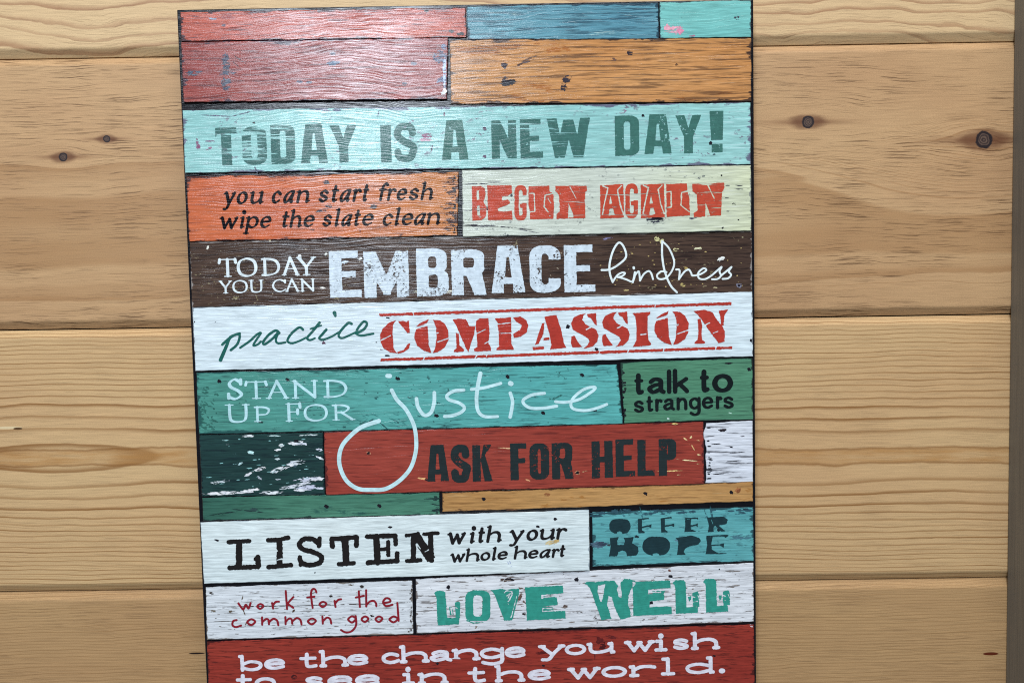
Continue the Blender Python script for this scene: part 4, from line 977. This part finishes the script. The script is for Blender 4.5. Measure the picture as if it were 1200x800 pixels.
# --- row 8
board('dark teal board with peeling white paint', [(234, 510), (378, 507), (380.5, 578.6), (237, 581)], .0010,
      paint('paint_dark_teal', (29, 55, 55), (39, 71, 69), (18, 34, 42), .8, .58, (20, 300), (186, 196, 206), .70, (34, 120), seed=14, light=((96, 150, 150), .68, .6)),
      marks=[(347, 518.6, 9, 2.6, -4, (206, 214, 224)), (353, 519.5, 7, 2, 8, (190, 196, 210)), (347, 516.4, 3, 1.6, 0, INK), (329.6, 521.6, 3.2, 2, -15, (200, 210, 216)), (325.6, 526.8, 4, 1.2, -5, (206, 214, 224)), (294, 530, 4, 2, 10, (170, 206, 206)), (325, 537.6, 3, 1.3, -5, (190, 206, 214)), (281.6, 543, 3, 1.4, -30, (170, 200, 204)), (374, 526.6, 4, 1.8, 0, (190, 196, 214)), (375, 536.4, 5, 1.4, 25, (200, 206, 220)),
             (347, 542, 10, 3.2, -10, (196, 204, 216)), (340, 545.6, 7, 2, -25, (206, 212, 222)), (325, 550.6, 10, 2.8, -18, (200, 206, 216)), (345, 546, 3, 1.4, 0, (60, 80, 90)), (304, 549.6, 8, 2, -18, (206, 212, 222)), (291, 555.4, 4.6, 1.8, -28, (206, 212, 222)), (304, 559.4, 3.4, 1.4, 40, (160, 170, 180)), (326, 561.6, 3, 1, 0, (180, 190, 200)), (255.6, 565, 8, 1.6, -4, (196, 206, 216)),
             (358, 561.4, 14, 2.6, -6, (190, 194, 212)), (371, 560.6, 8, 3, -4, (206, 210, 224)), (352, 567, 12, 1.6, -8, (196, 200, 216)), (360, 571, 12, 3.4, -6, (176, 180, 198)), (340, 570.4, 12, 1.8, -8, (196, 202, 214)), (374, 572, 5, 1.4, 0, (180, 186, 200)), (352, 574, 8, 1.6, 0, (200, 204, 214)), (262, 579 - 1.6, 24, 2, -1.6, (206, 212, 220)), (293, 574.6, 13, 2.2, -10, (206, 212, 222)), (318, 577, 14, 1.8, -2, (200, 206, 216)), (291, 510.6, 7, 1.4, -2, (200, 210, 216)), (362, 508.8 + .8, 10, 1, -2, (190, 206, 210)), (322, 510.4, 8, .9, 0, (170, 196, 196)), (264, 515.6, 4, .8, 0, (130, 170, 170))]
      + [(random.uniform(240, 374), random.uniform(514, 572), random.uniform(1, 3.5), random.uniform(.3, .7), -4, (120, 168, 168)) for _ in range(40)], edge=((18, 30, 38), 20, .8))
b8 = board('brick red board with dark capitals', [(380, 506.8), (823.6, 494.6), (825, 566.2), (382.5, 579.4)], .0016,
      paint('paint_brick_red', (146, 58, 48), (160, 70, 58), (84, 32, 32), .7, .60, (20, 340), None, seed=15, light=((196, 140, 100), .72, .6)),
      marks=[(431.8, 530.6, 3, 2, 0, (180, 130, 100)), (432, 530.8, 1.9, 1.7, 0, INK), (495, 560.4, 5, 1.4, 8, (206, 160, 110)), (500, 561.6, 2.4, 1.8, 0, (30, 22, 26)), (676.6, 553.6, 2.2, 2, 0, INK), (676.4, 553.6, 3.4, 3, 0, (190, 150, 110))][:5] + [(676.6, 553.6, 3.2, 2.8, 0, (186, 140, 104)), (676.6, 553.8, 2.2, 2, 0, INK), (685, 552, 3, .6, -10, (216, 190, 140)), (594, 525, 10, .6, 4, (206, 170, 130)), (618, 562, 4, 1, 20, (206, 150, 110)),
             (809.6, 512, 1.2, 1.6, 40, (220, 190, 140)), (803, 514, 3, .8, 35, (214, 180, 130)), (818, 516, 2, .6, 0, (214, 180, 130)), (819, 532.4, 2, 1.2, 0, (220, 190, 140)), (805, 539, 12, .6, 5, (220, 196, 150)), (784, 551.6, 14, .8, -2, (216, 180, 120)), (797, 556.4, 5, .7, 10, (220, 190, 140)), (818, 543, 2, .7, 0, (220, 190, 140)), (791, 496.4, 4, .9, 0, (206, 190, 120)), (812, 524, 4, .7, 60, (214, 176, 120)), (806, 520, 3, .6, 10, (214, 176, 120))],
      edge=((84, 34, 34), 26, .7))
L = cap_line([('A', 300, 455, 428, 668), ('S', 442, 460, 552, 670), ('K', 568, 455, 685, 668), ('F', 790, 445, 885, 660), ('O', 903, 445, 1017, 658), ('R', 1033, 443, 1160, 655)], 440, 430, 5, gs(9.6, 6.5), -.03, .28)
L += cap_line([('H', 217, 432, 340, 648), ('E', 357, 422, 470, 640), ('L', 485, 425, 585, 637), ('P', 610, 420, 712, 635)], 650, 430, 5, gs(9.6, 6.5), -.03, .28)
lettering(b8, L, ink('ink_dark_slate', (38, 48, 50), .5, 'speckle', 16), 'dark slate capitals ASK FOR HELP')
board('white scrap with ragged left edge and black grain', [(828, 496.2), (881.4, 493.2), (882, 563.6), (827, 565)], .0012,
      paint('paint_white_cracked', (214, 220, 230), (228, 232, 240), (40, 38, 48), .95, .60, (16, 230), None, seed=16), jit=.3, clipped=(0, 0, 0, 4),
      marks=[(846.6, 504, 5, 2, -5, (34, 28, 34)), (857, 523.6, 2.6, .8, 20, INK), (870, 511, 4, .6, -8, (60, 56, 66)), (840, 520, 6, .6, -4, INK), (860, 540, 9, .6, -4, INK), (842, 555, 8, .7, -4, INK), (864, 530, 9, .6, -6, INK)] + [(830 + abs(random.gauss(0, 2)), random.uniform(500, 562), random.uniform(1, 3), random.uniform(.4, 1), 0, INK) for _ in range(18)])
# --- row 9
board('narrow green board', [(237.5, 583.2), (514.5, 577.2), (515, 601.8), (238.5, 609)], .0010,
      paint('paint_sea_green', (64, 116, 98), (80, 134, 112), (30, 60, 56), .7, .60, (14, 260), (50, 96, 86), .62, (12, 60), seed=17, lr=(-.11, -.19, (52, 96, 84))),
      marks=nails((382.6, 592.8), (444.4, 592.4), r=2.2) + [(298, 596.6, 5, 2.4, 0, (44, 66, 66)), (262, 601, 18, .9, -9, (26, 46, 46)), (290, 598, 20, .8, 6, (30, 50, 50)), (505, 584, 8, 1.4, -2, (40, 70, 64))]
      + [(513 - abs(random.gauss(0, 3)), random.uniform(580, 601), random.uniform(1, 4), random.uniform(.5, 1.3), 0, (28, 48, 48)) for _ in range(20)], edge=((30, 56, 54), 22, .9))
board('narrow tan wood board', [(518.3, 577.6), (881.8, 564.8), (882, 586.6), (519, 598.8)], .0011,
      paint('bare_tan_wood', (176, 130, 78), (198, 152, 96), (120, 78, 42), .6, .60, (16, 300), (172, 120, 64), .62, (20, 90), seed=18, light=((228, 196, 146), .66, .5)),
      marks=nails((567, 584.6), (756.4, 578), (857.2, 576.6), r=2) + [(641, 579, 4, 2.4, -10, (140, 90, 56)), (865, 573.6, 4, 3, -30, (150, 96, 60)), (866, 575, 2, 3, 30, (120, 70, 44)), (600, 597, 8, .8, -2, (80, 54, 40))], edge=((92, 62, 44), 22, .8))
# --- row 10
b10 = board('wide white board with black words, set forward', [(235.2, 612), (689.8, 597.4), (690.6, 667.6), (239.6, 683.2)], .0028,
      paint('paint_white_cool', (214, 228, 230), (226, 238, 238), (150, 166, 176), .45, .64, (18, 400), None, seed=19, light=((224, 236, 240), .6, .4), lr=(.1, .2, (190, 210, 222))),
      marks=[(253.6, 632.4, 3.4, 1.2, 15, INK), (457, 617.4, 2.6, 1.5, 10, INK), (630, 616.6, 2.4, 1.4, 15, INK), (650.6, 608, 2.5, 1.9, 0, INK), (646, 635, 8, 3, -8, (190, 172, 128)), (650, 634, 6, 2, -10, (178, 152, 100)), (598.6, 660.4, .7, 4, -20, (150, 160, 186)), (596, 660, .5, 4, -30, (150, 160, 186)), (369, 670.6, .8, 1, 0, INK)], edge=((160, 174, 182), 8, .5))
lis = [('S', [(202, 225), (200, 360)], 38.5), ('S', [(138, 224), (258, 217)], 26.4), ('S', [(146, 374), (310, 368)], 28.6), ('K', [(311, 312), (313, 365)], 31.9), ('S', [(295, 322), (316, 310)], 19.8)]
lis += [('S', [(438, 214), (438, 358)], 36.3), ('S', [(372, 213), (440, 210), (488, 198)], 26.4), ('S', [(374, 370), (504, 358)], 27.5), ('-S', [(416, 262), (423, 274)], 7.7), ('-S', [(424, 329), (452, 322)], 8.8)]
lis += [('S', [(672, 203), (670, 246)], 26.4), ('K', [(668, 232), (630, 206), (582, 206), (553, 236), (575, 266), (630, 281), (680, 306), (676, 342), (620, 358), (570, 348), (556, 322)], 29.7), ('S', [(556, 312), (562, 356)], 24.2)]
lis += [('S', [(820, 205), (829, 345)], 40.7), ('S', [(748, 206), (886, 195)], 28.6), ('S', [(744, 206), (748, 248)], 28.6), ('S', [(889, 196), (888, 244)], 28.6), ('S', [(786, 354), (872, 346)], 26.4)]
lis += [('S', [(1006, 200), (1012, 340)], 39.6), ('S', [(950, 192), (1112, 186)], 28.6), ('S', [(1116, 188), (1118, 234)], 26.4), ('S', [(1010, 268), (1062, 264)], 24.2), ('S', [(1074, 225), (1075, 298)], 26.4), ('S', [(956, 344), (1126, 334)], 28.6), ('S', [(1126, 290), (1127, 334)], 27.5)]
lin_ = [('S', [(222, 190), (222, 325)], 30.8), ('S', [(180, 186), (250, 174)], 22), ('B', [(232, 180), (328, 328)], 52.8), ('S', [(322, 190), (328, 330)], 30.8), ('S', [(284, 177), (364, 170)], 22), ('S', [(184, 334), (262, 330)], 25.3), ('-S', [(243, 235), (262, 262)], 6.6), ('-S', [(290, 280), (312, 268)], 7.7)]
L = trace(lis, 240, 590, 5, .42, 1.7) + trace(lin_, 440, 590, 5, .42, 1.7)
lettering(b10, L, ink('ink_black', (34, 31, 31), .08, 'speckle', 17), 'black typewriter capitals LISTEN')
L = low_line([('w', 424, 528, 166, 236), ('i', 546, 588, 164, 232), ('t', 594, 642, 160, 230), ('h', 652, 736, 158, 226), ('y', 788, 872, 152, 220), ('o', 884, 954, 149, 217), ('u', 966, 1048, 145, 212), ('r', 1058, 1122, 141, 208)], 440, 590, 5, .30, .155, math.radians(25), 'italic', .2, -.04)
L += low_line([('w', 440, 526, 289, 342), ('h', 530, 608, 285, 338), ('o', 614, 674, 281, 334), ('l', 676, 712, 278, 332), ('e', 714, 776, 275, 328), ('h', 812, 888, 270, 324), ('e', 894, 956, 268, 321), ('a', 960, 1028, 264, 318), ('r', 1032, 1078, 262, 315), ('t', 1074, 1114, 258, 312)], 440, 590, 5, .32, .17, math.radians(25), 'italic', .2, -.04)
lettering(b10, L, ink('ink_black_italic', (32, 30, 32), .06, 'speckle', 18), 'black italic words with your whole heart')
b10b = board('crackled teal board with dark capitals', [(694.5, 600.2), (882, 594), (882.6, 656.4), (695, 662.8)], .0012,
      paint('paint_crackled_teal', (88, 160, 166), (104, 178, 180), (38, 70, 84), .6, .61, (60, 160), (60, 96, 110), .69, (24, 70), seed=20, speck=(40, 74, 84), s_thr=.72, light=((150, 204, 204), .66, .5)),
      marks=[(700, 638, 9, 4, 0, (70, 92, 108)), (705, 637, 7, 2.6, 0, (50, 60, 76)), (713.5, 638.4, 2, 1.4, 0, (50, 36, 46)), (746, 628.4, 3, 1.5, 10, (24, 28, 36)), (842, 620.6, 2, 2, 30, (24, 34, 40)), (800, 632, 10, 3, -4, (84, 120, 134)), (868, 629, 12, 3, -3, (66, 108, 120)), (700, 604, 8, 2, 0, (34, 62, 74)), (874, 596.4, 3, 1.4, 0, INK), (732, 605.6, 10, 1, 60, (60, 110, 120)), (752, 602.6, 10, .8, 75, (50, 96, 106)), (834, 602, 9, 1.2, 80, (44, 80, 90)), (828, 604, 8, .8, 70, (44, 84, 92))]
      + [(random.uniform(696, 880), random.uniform(597, 602), random.uniform(2, 8), random.uniform(.8, 1.8), -2, (44, 76, 88)) for _ in range(30)], edge=((36, 66, 76), 30, 1.0))
off = [[rr(320, 88, 445, 174, 40, 40), ell(380, 170, 15, 10, '-P')],
       [('P', [(487, 94), (512, 90), (512, 154), (532, 170), (490, 173)]), ('S', [(490, 93), (548, 84)], 8), ('P', [(548, 78), (555, 90), (540, 88)]), ('S', [(510, 136), (552, 128)], 8), ('P', [(545, 126), (568, 118), (566, 140), (550, 134)])]]
off.append(sh(off[1], 134, -5))
off += [[('P', [(765, 92), (800, 88), (796, 120), (800, 148), (830, 160), (864, 158), (800, 163), (758, 166), (764, 140)]), ('S', [(766, 86), (836, 83)], 7), ('S', [(795, 130), (826, 124)], 8), ('P', [(820, 122), (840, 112), (838, 136)]), ('P', [(826, 80), (842, 82), (836, 92)])],
        [('P', [(894, 80), (990, 74), (1015, 92), (1006, 118), (960, 126), (996, 156), (1002, 160), (975, 162), (940, 128), (930, 140), (932, 162), (898, 166), (903, 130)]), ('-S', [(918, 92), (928, 120)], 3)],
        [('P', [(322, 200), (374, 195), (366, 216), (368, 240), (406, 240), (412, 215), (402, 198), (462, 194), (454, 230), (488, 252), (492, 280), (478, 302), (425, 306), (418, 280), (396, 272), (374, 282), (366, 306), (318, 307), (328, 252)])],
        [rr(515, 192, 676, 301, 56, 50), ell(592, 296, 19, 9, '-P')],
        [('P', [(708, 200), (800, 185), (846, 198), (858, 216), (842, 238), (790, 248), (764, 262), (756, 280), (768, 298), (716, 299), (724, 240), (722, 212)])],
        [('P', [(888, 195), (928, 191), (918, 230), (922, 268), (958, 288), (1024, 288), (960, 294), (884, 294), (894, 240)]), ('S', [(892, 189), (1014, 185)], 8), ('P', [(990, 182), (1024, 184), (1000, 198)]), ('S', [(920, 242), (970, 240)], 7), ('P', [(960, 238), (994, 230), (990, 256)])]]
L = []
for pr in off: L += trace(pr, 650, 590, 5, .25, 1.5)
lettering(b10b, L, ink('ink_deep_teal', (32, 56, 62), .2, 'speckle', 19), 'dark blotted capitals OFFER HOPE')
# --- row 11
b11 = board('white boards with red handwriting', [(241.5, 688), (482.6, 680.2), (484, 742), (243, 748.8)], .0011,
      paint('paint_white_weathered', (216, 222, 228), (228, 234, 238), (74, 66, 62), .85, .615, (34, 300), None, seed=21, speck=(70, 60, 52), s_thr=.74),
      marks=[(247.8, 694.6, 2.6, 1.4, 20, (50, 44, 40)), (424, 686.6, 3, 1.8, 10, (50, 44, 40)), (411.4, 684.8, 3, 1, 0, (90, 76, 60)), (388, 697.6, 2, 2, 0, (40, 34, 34)), (436, 721, 2.4, 1.5, 10, (40, 34, 34)), (344, 715.4, 1.4, 2.4, 30, (70, 54, 40)), (300, 710, 58, .6, -1, (60, 54, 52)), (400, 708, 70, .6, -1.6, (66, 60, 58)), (262, 727.6, 18, .45, -1, (80, 76, 74)), (284, 701, .8, 4, 10, (90, 80, 70)), (286, 717, .8, 4, -20, (90, 80, 70)), (270, 716, 2.4, 1.4, 0, (90, 80, 66)), (250, 716, 3, 2, 0, (100, 92, 80)), (288, 731, .8, 3, 20, (90, 80, 70)), (474, 705.6, 8, .5, -1, (60, 54, 52))]
      + [(random.uniform(245, 480), random.uniform(688, 744), random.uniform(.8, 3), random.uniform(.25, .6), -2, (120, 116, 112)) for _ in range(70)]
      + [(482.4 - abs(random.gauss(0, 1)), random.uniform(684, 738), .8, random.uniform(.8, 2), 0, (70, 62, 58)) for _ in range(18)], edge=((120, 110, 100), 24, .6))
def oo(x, y, rx, ry): return ('K', [(x + rx, y - ry * .2), (x, y - ry), (x - rx, y), (x, y + ry), (x + rx, y - ry * .2)], 12.2)
work = [('K', [(197, 582), (212, 604), (226, 617), (240, 590), (256, 612), (268, 580)], 12.2), oo(325, 600, 18, 14), ('S', [(394, 580), (400, 612)], 12.2), ('K', [(398, 594), (415, 574), (434, 572)], 12.2), ('S', [(474, 510), (482, 616)], 12.2), ('S', [(519, 545), (484, 583), (518, 608)], 12.2), ('K', [(654, 518), (646, 500), (630, 500), (622, 525), (626, 570), (632, 608)], 12.2), ('S', [(600, 548), (642, 543)], 12.2), oo(692, 588, 20, 15), ('S', [(760, 568), (766, 603)], 12.2), ('K', [(763, 584), (780, 563), (798, 558)], 12.2), ('S', [(902, 512), (909, 603)], 12.2), ('S', [(884, 548), (932, 538)], 12.2), ('S', [(945, 505), (946, 600)], 12.2), ('K', [(946, 592), (966, 572), (990, 568), (1003, 582), (1005, 598)], 12.2), ('K', [(1050, 580), (1086, 572), (1080, 555), (1060, 553), (1045, 575), (1062, 598), (1100, 590)], 12.2),
        ('K', [(186, 680), (166, 686), (162, 710), (182, 721), (212, 712)], 12.2), oo(272, 692, 23, 17), ('S', [(335, 664), (336, 707)], 12.2), ('K', [(337, 692), (356, 675), (372, 678), (376, 704)], 12.2), ('K', [(377, 692), (402, 672), (424, 684), (431, 710)], 12.2), ('S', [(472, 662), (473, 704)], 12.2), ('K', [(474, 690), (492, 672), (508, 675), (512, 700)], 12.2), ('K', [(513, 688), (538, 668), (560, 680), (567, 706)], 12.2), oo(627, 688, 23, 17), ('S', [(689, 660), (691, 700)], 12.2), ('K', [(691, 687), (715, 666), (734, 674), (741, 700)], 12.2),
        oo(862, 676, 22, 18), ('K', [(884, 656), (886, 710), (860, 745), (825, 752), (798, 738)], 12.2), oo(938, 675, 20, 16), oo(1020, 675, 20, 16), oo(1106, 676, 24, 17), ('S', [(1128, 580), (1136, 684)], 12.2)]
lettering(b11, trace(work, 240, 590, 5, .1), ink('ink_dark_red', (140, 34, 46), .06, 'speckle', 20), 'dark red handwriting work for the common good')
b11b = board('cracked white board with large teal capitals', [(487.5, 678.4), (882.4, 659.4), (883, 727.6), (488.5, 741.2)], .0012,
      paint('paint_white_cracked_pale', (216, 220, 226), (230, 234, 238), (78, 66, 60), .9, .605, (30, 260), (196, 186, 170), .70, (30, 90), seed=22, speck=(70, 60, 54), s_thr=.74),
      marks=[(525.4, 687.6, 2.6, 2.4, 0, INK), (594, 679, 9, 2.2, -4, (70, 56, 50)), (597, 678.6, 6, 1.6, 0, INK), (675.6, 678.4, 2.6, 2.3, 0, INK), (785.6, 675, 2.8, 1.8, 0, INK), (784.4, 668, 2, 1.3, 20, (110, 76, 66)), (614, 718.6, 2.4, 1.8, 0, (40, 26, 24)), (662.6, 710.4, 2.6, 2.2, 0, (80, 64, 56)), (763, 706, 2.6, 2, 0, INK), (673.6, 701, 2, 1.2, 0, (120, 96, 84)), (609, 700, 2, 6, 20, (90, 70, 60)), (612, 690, 5, 1.6, 30, (100, 84, 74)), (613, 704, 4, 1.2, 40, (100, 80, 70)), (527, 724, 3, .8, 10, INK), (558, 734, 1.2, 3, 20, (120, 110, 100)), (843, 666.6, 1, .9, 0, INK), (498, 711, 10, .6, 4, (110, 104, 100)), (860, 669, 12, .7, -4, (110, 104, 100)), (800, 676, 12, .7, -5, (90, 84, 80)), (700, 715, 10, .6, -3, (100, 94, 90)), (650, 684, 14, .7, -4, (110, 100, 94))]
      + [(random.uniform(492, 878), random.uniform(674, 730), random.uniform(1, 5), random.uniform(.3, .8), -4, (116, 106, 100)) for _ in range(90)], edge=((110, 100, 96), 24, .7))
lw = [(440, [('P', [(342, 522), (358, 512), (375, 508), (410, 514), (416, 600), (418, 666), (450, 670), (490, 664), (490, 705), (365, 711), (358, 560), (354, 540)]), ('P', [(466, 578), (482, 570), (496, 576), (494, 668), (470, 666)]), ('P', [(432, 600), (450, 604), (458, 650), (436, 650)]), ('-S', [(442, 610), (450, 645)], 9), ('-S', [(465, 600), (478, 612)], 5)]),
      (440, [rr(527, 506, 673, 692, 46, 44), rr(572, 534, 626, 660, 20, 26, '-P')]), (440, [('S', [(535, 683), (575, 698), (630, 692)], 5)]),
      (440, [('P', [(674, 504), (745, 497), (755, 530), (783, 600), (806, 520), (812, 498), (843, 495), (838, 540), (822, 600), (802, 680), (756, 683), (716, 580), (696, 525)]), ('P', [(744, 502), (815, 497), (806, 528), (786, 596), (762, 560)]), ('-S', [(756, 518), (770, 508), (798, 512), (800, 530), (780, 570)], 6), ('-S', [(768, 540), (790, 524)], 6), ('-S', [(828, 540), (795, 665)], 6), ('-S', [(790, 525), (776, 552)], 5)]),
      (440, [('P', [(876, 488), (1100, 478), (1102, 524), (972, 533), (972, 556), (1062, 546), (1068, 592), (978, 600), (978, 632), (1112, 626), (1115, 670), (888, 682)]), ('P', [(985, 540), (1050, 538), (1052, 560), (985, 560)]), ('-S', [(985, 546), (1050, 540)], 8), ('P', [(980, 604), (1040, 606), (1044, 622), (984, 626)]), ('-S', [(984, 612), (1034, 612)], 7)]),
      (650, [('P', [(174, 466), (192, 455), (250, 460), (254, 482), (252, 520), (268, 572), (276, 576), (288, 520), (296, 475), (296, 452), (350, 450), (374, 480), (362, 500), (376, 545), (392, 550), (394, 520), (384, 462), (408, 440), (440, 440), (472, 450), (474, 470), (446, 500), (432, 540), (430, 590), (444, 630), (446, 662), (385, 679), (350, 600), (334, 545), (316, 540), (306, 590), (318, 620), (332, 672), (274, 680), (238, 580), (208, 494), (194, 478)]), ('P', [(240, 456), (300, 450), (300, 468), (250, 478)])]),
      (650, [('P', [(456, 456), (676, 448), (678, 492), (546, 502), (546, 528), (640, 524), (643, 562), (556, 570), (556, 605), (685, 600), (688, 645), (462, 656)]), ('P', [(570, 510), (646, 508), (640, 528), (575, 530)]), ('-S', [(560, 516), (620, 518)], 7)])]
L1 = [('P', [(690, 462), (706, 447), (756, 446), (768, 458), (770, 540), (772, 606), (838, 602), (838, 638), (710, 644), (706, 480)]), ('P', [(806, 520), (838, 513), (849, 530), (848, 600), (812, 604)]), ('-S', [(800, 540), (822, 548)], 6), ('-S', [(812, 575), (836, 570)], 5), ('-S', [(838, 535), (848, 560)], 4), ('P', [(782, 546), (800, 540), (800, 560), (788, 575)])]
lw += [(650, L1), (650, sh(L1, 178, -8))]
L = []
for ox, pr in lw: L += trace(pr, ox, 590, 5, .4, 1.4)
lettering(b11b, L, ink('ink_sea_green', (54, 150, 134), .15, 'speckle', 21), 'large sea green capitals LOVE WELL')
# --- row 12
b12 = board('deep red board with white typewriter words', [(243, 751.6), (883, 731.4), (884.4, 850), (247, 866)], .0014,
      paint('paint_deep_red', (142, 48, 40), (158, 60, 48), (66, 24, 24), .8, .585, (36, 380), None, seed=23),
      marks=[(345, 793, 4, 3, 0, (56, 22, 26)), (512.6, 777, 2, 1.4, 0, INK), (703, 750, 5, 4, 20, (84, 26, 26)), (706, 757, 4, 6, 0, (66, 20, 22)), (638, 764, 10, 2, -3, (80, 24, 24)), (637, 779.4, 2, 1.4, 0, INK), (837, 768, 2, 1.2, 10, INK), (880.6, 732.6, 2, 1.6, 30, (210, 200, 205)), (697, 766, 1, 6, 0, (90, 30, 30)), (716, 746, 6, 2, 10, (90, 30, 30))], edge=((70, 26, 26), 30, .9))
SL = (.33, .265, .05, 'slab')
L = low_line([('b', 152, 246, 192, 240), ('e', 252, 343, 184, 234), ('t', 400, 482, 177, 228), ('h', 496, 606, 172, 222), ('e', 606, 698, 165, 216), ('c', 753, 834, 158, 210), ('h', 838, 950, 153, 205), ('a', 956, 1056, 148, 200), ('n', 1062, 1166, 142, 195)], 240, 720, 3.636, *SL, 0, -.035, .16)
L += low_line([('g', 8, 112, 138, 190), ('e', 114, 204, 133, 184), ('y', 264, 366, 126, 176), ('o', 370, 462, 122, 172), ('u', 472, 578, 116, 166), ('w', 630, 748, 108, 158), ('i', 752, 808, 104, 156), ('s', 828, 902, 98, 150), ('h', 916, 1024, 96, 148)], 560, 720, 3.636, *SL, 0, -.035, .16)
L += low_line([('t', 130, 206, 268, 320), ('o', 212, 304, 264, 316), ('s', 424, 508, 260, 310), ('e', 522, 630, 256, 306), ('e', 640, 746, 252, 302), ('i', 832, 902, 246, 298), ('n', 916, 1030, 244, 296), ('t', 1116, 1200, 238, 290)], 240, 720, 3.636, *SL, 0, -.035, .16)
L += low_line([('h', 80, 194, 235, 286), ('e', 212, 312, 230, 280), ('w', 388, 516, 222, 274), ('o', 526, 636, 216, 268), ('r', 644, 762, 212, 264), ('l', 778, 842, 206, 258), ('d', 884, 1000, 202, 252)], 560, 720, 3.636, *SL, 0, -.035, .16)
L += trace([ell(1040, 238, 14, 11)], 560, 720, 3.636, .1)
lettering(b12, L, ink('ink_white_typewriter', (226, 224, 234), .12, 'speckle', 22), 'white typewriter words be the change you wish to see in the world.')

for o in C.objects:
    if 'front' in o.keys(): del o['front']
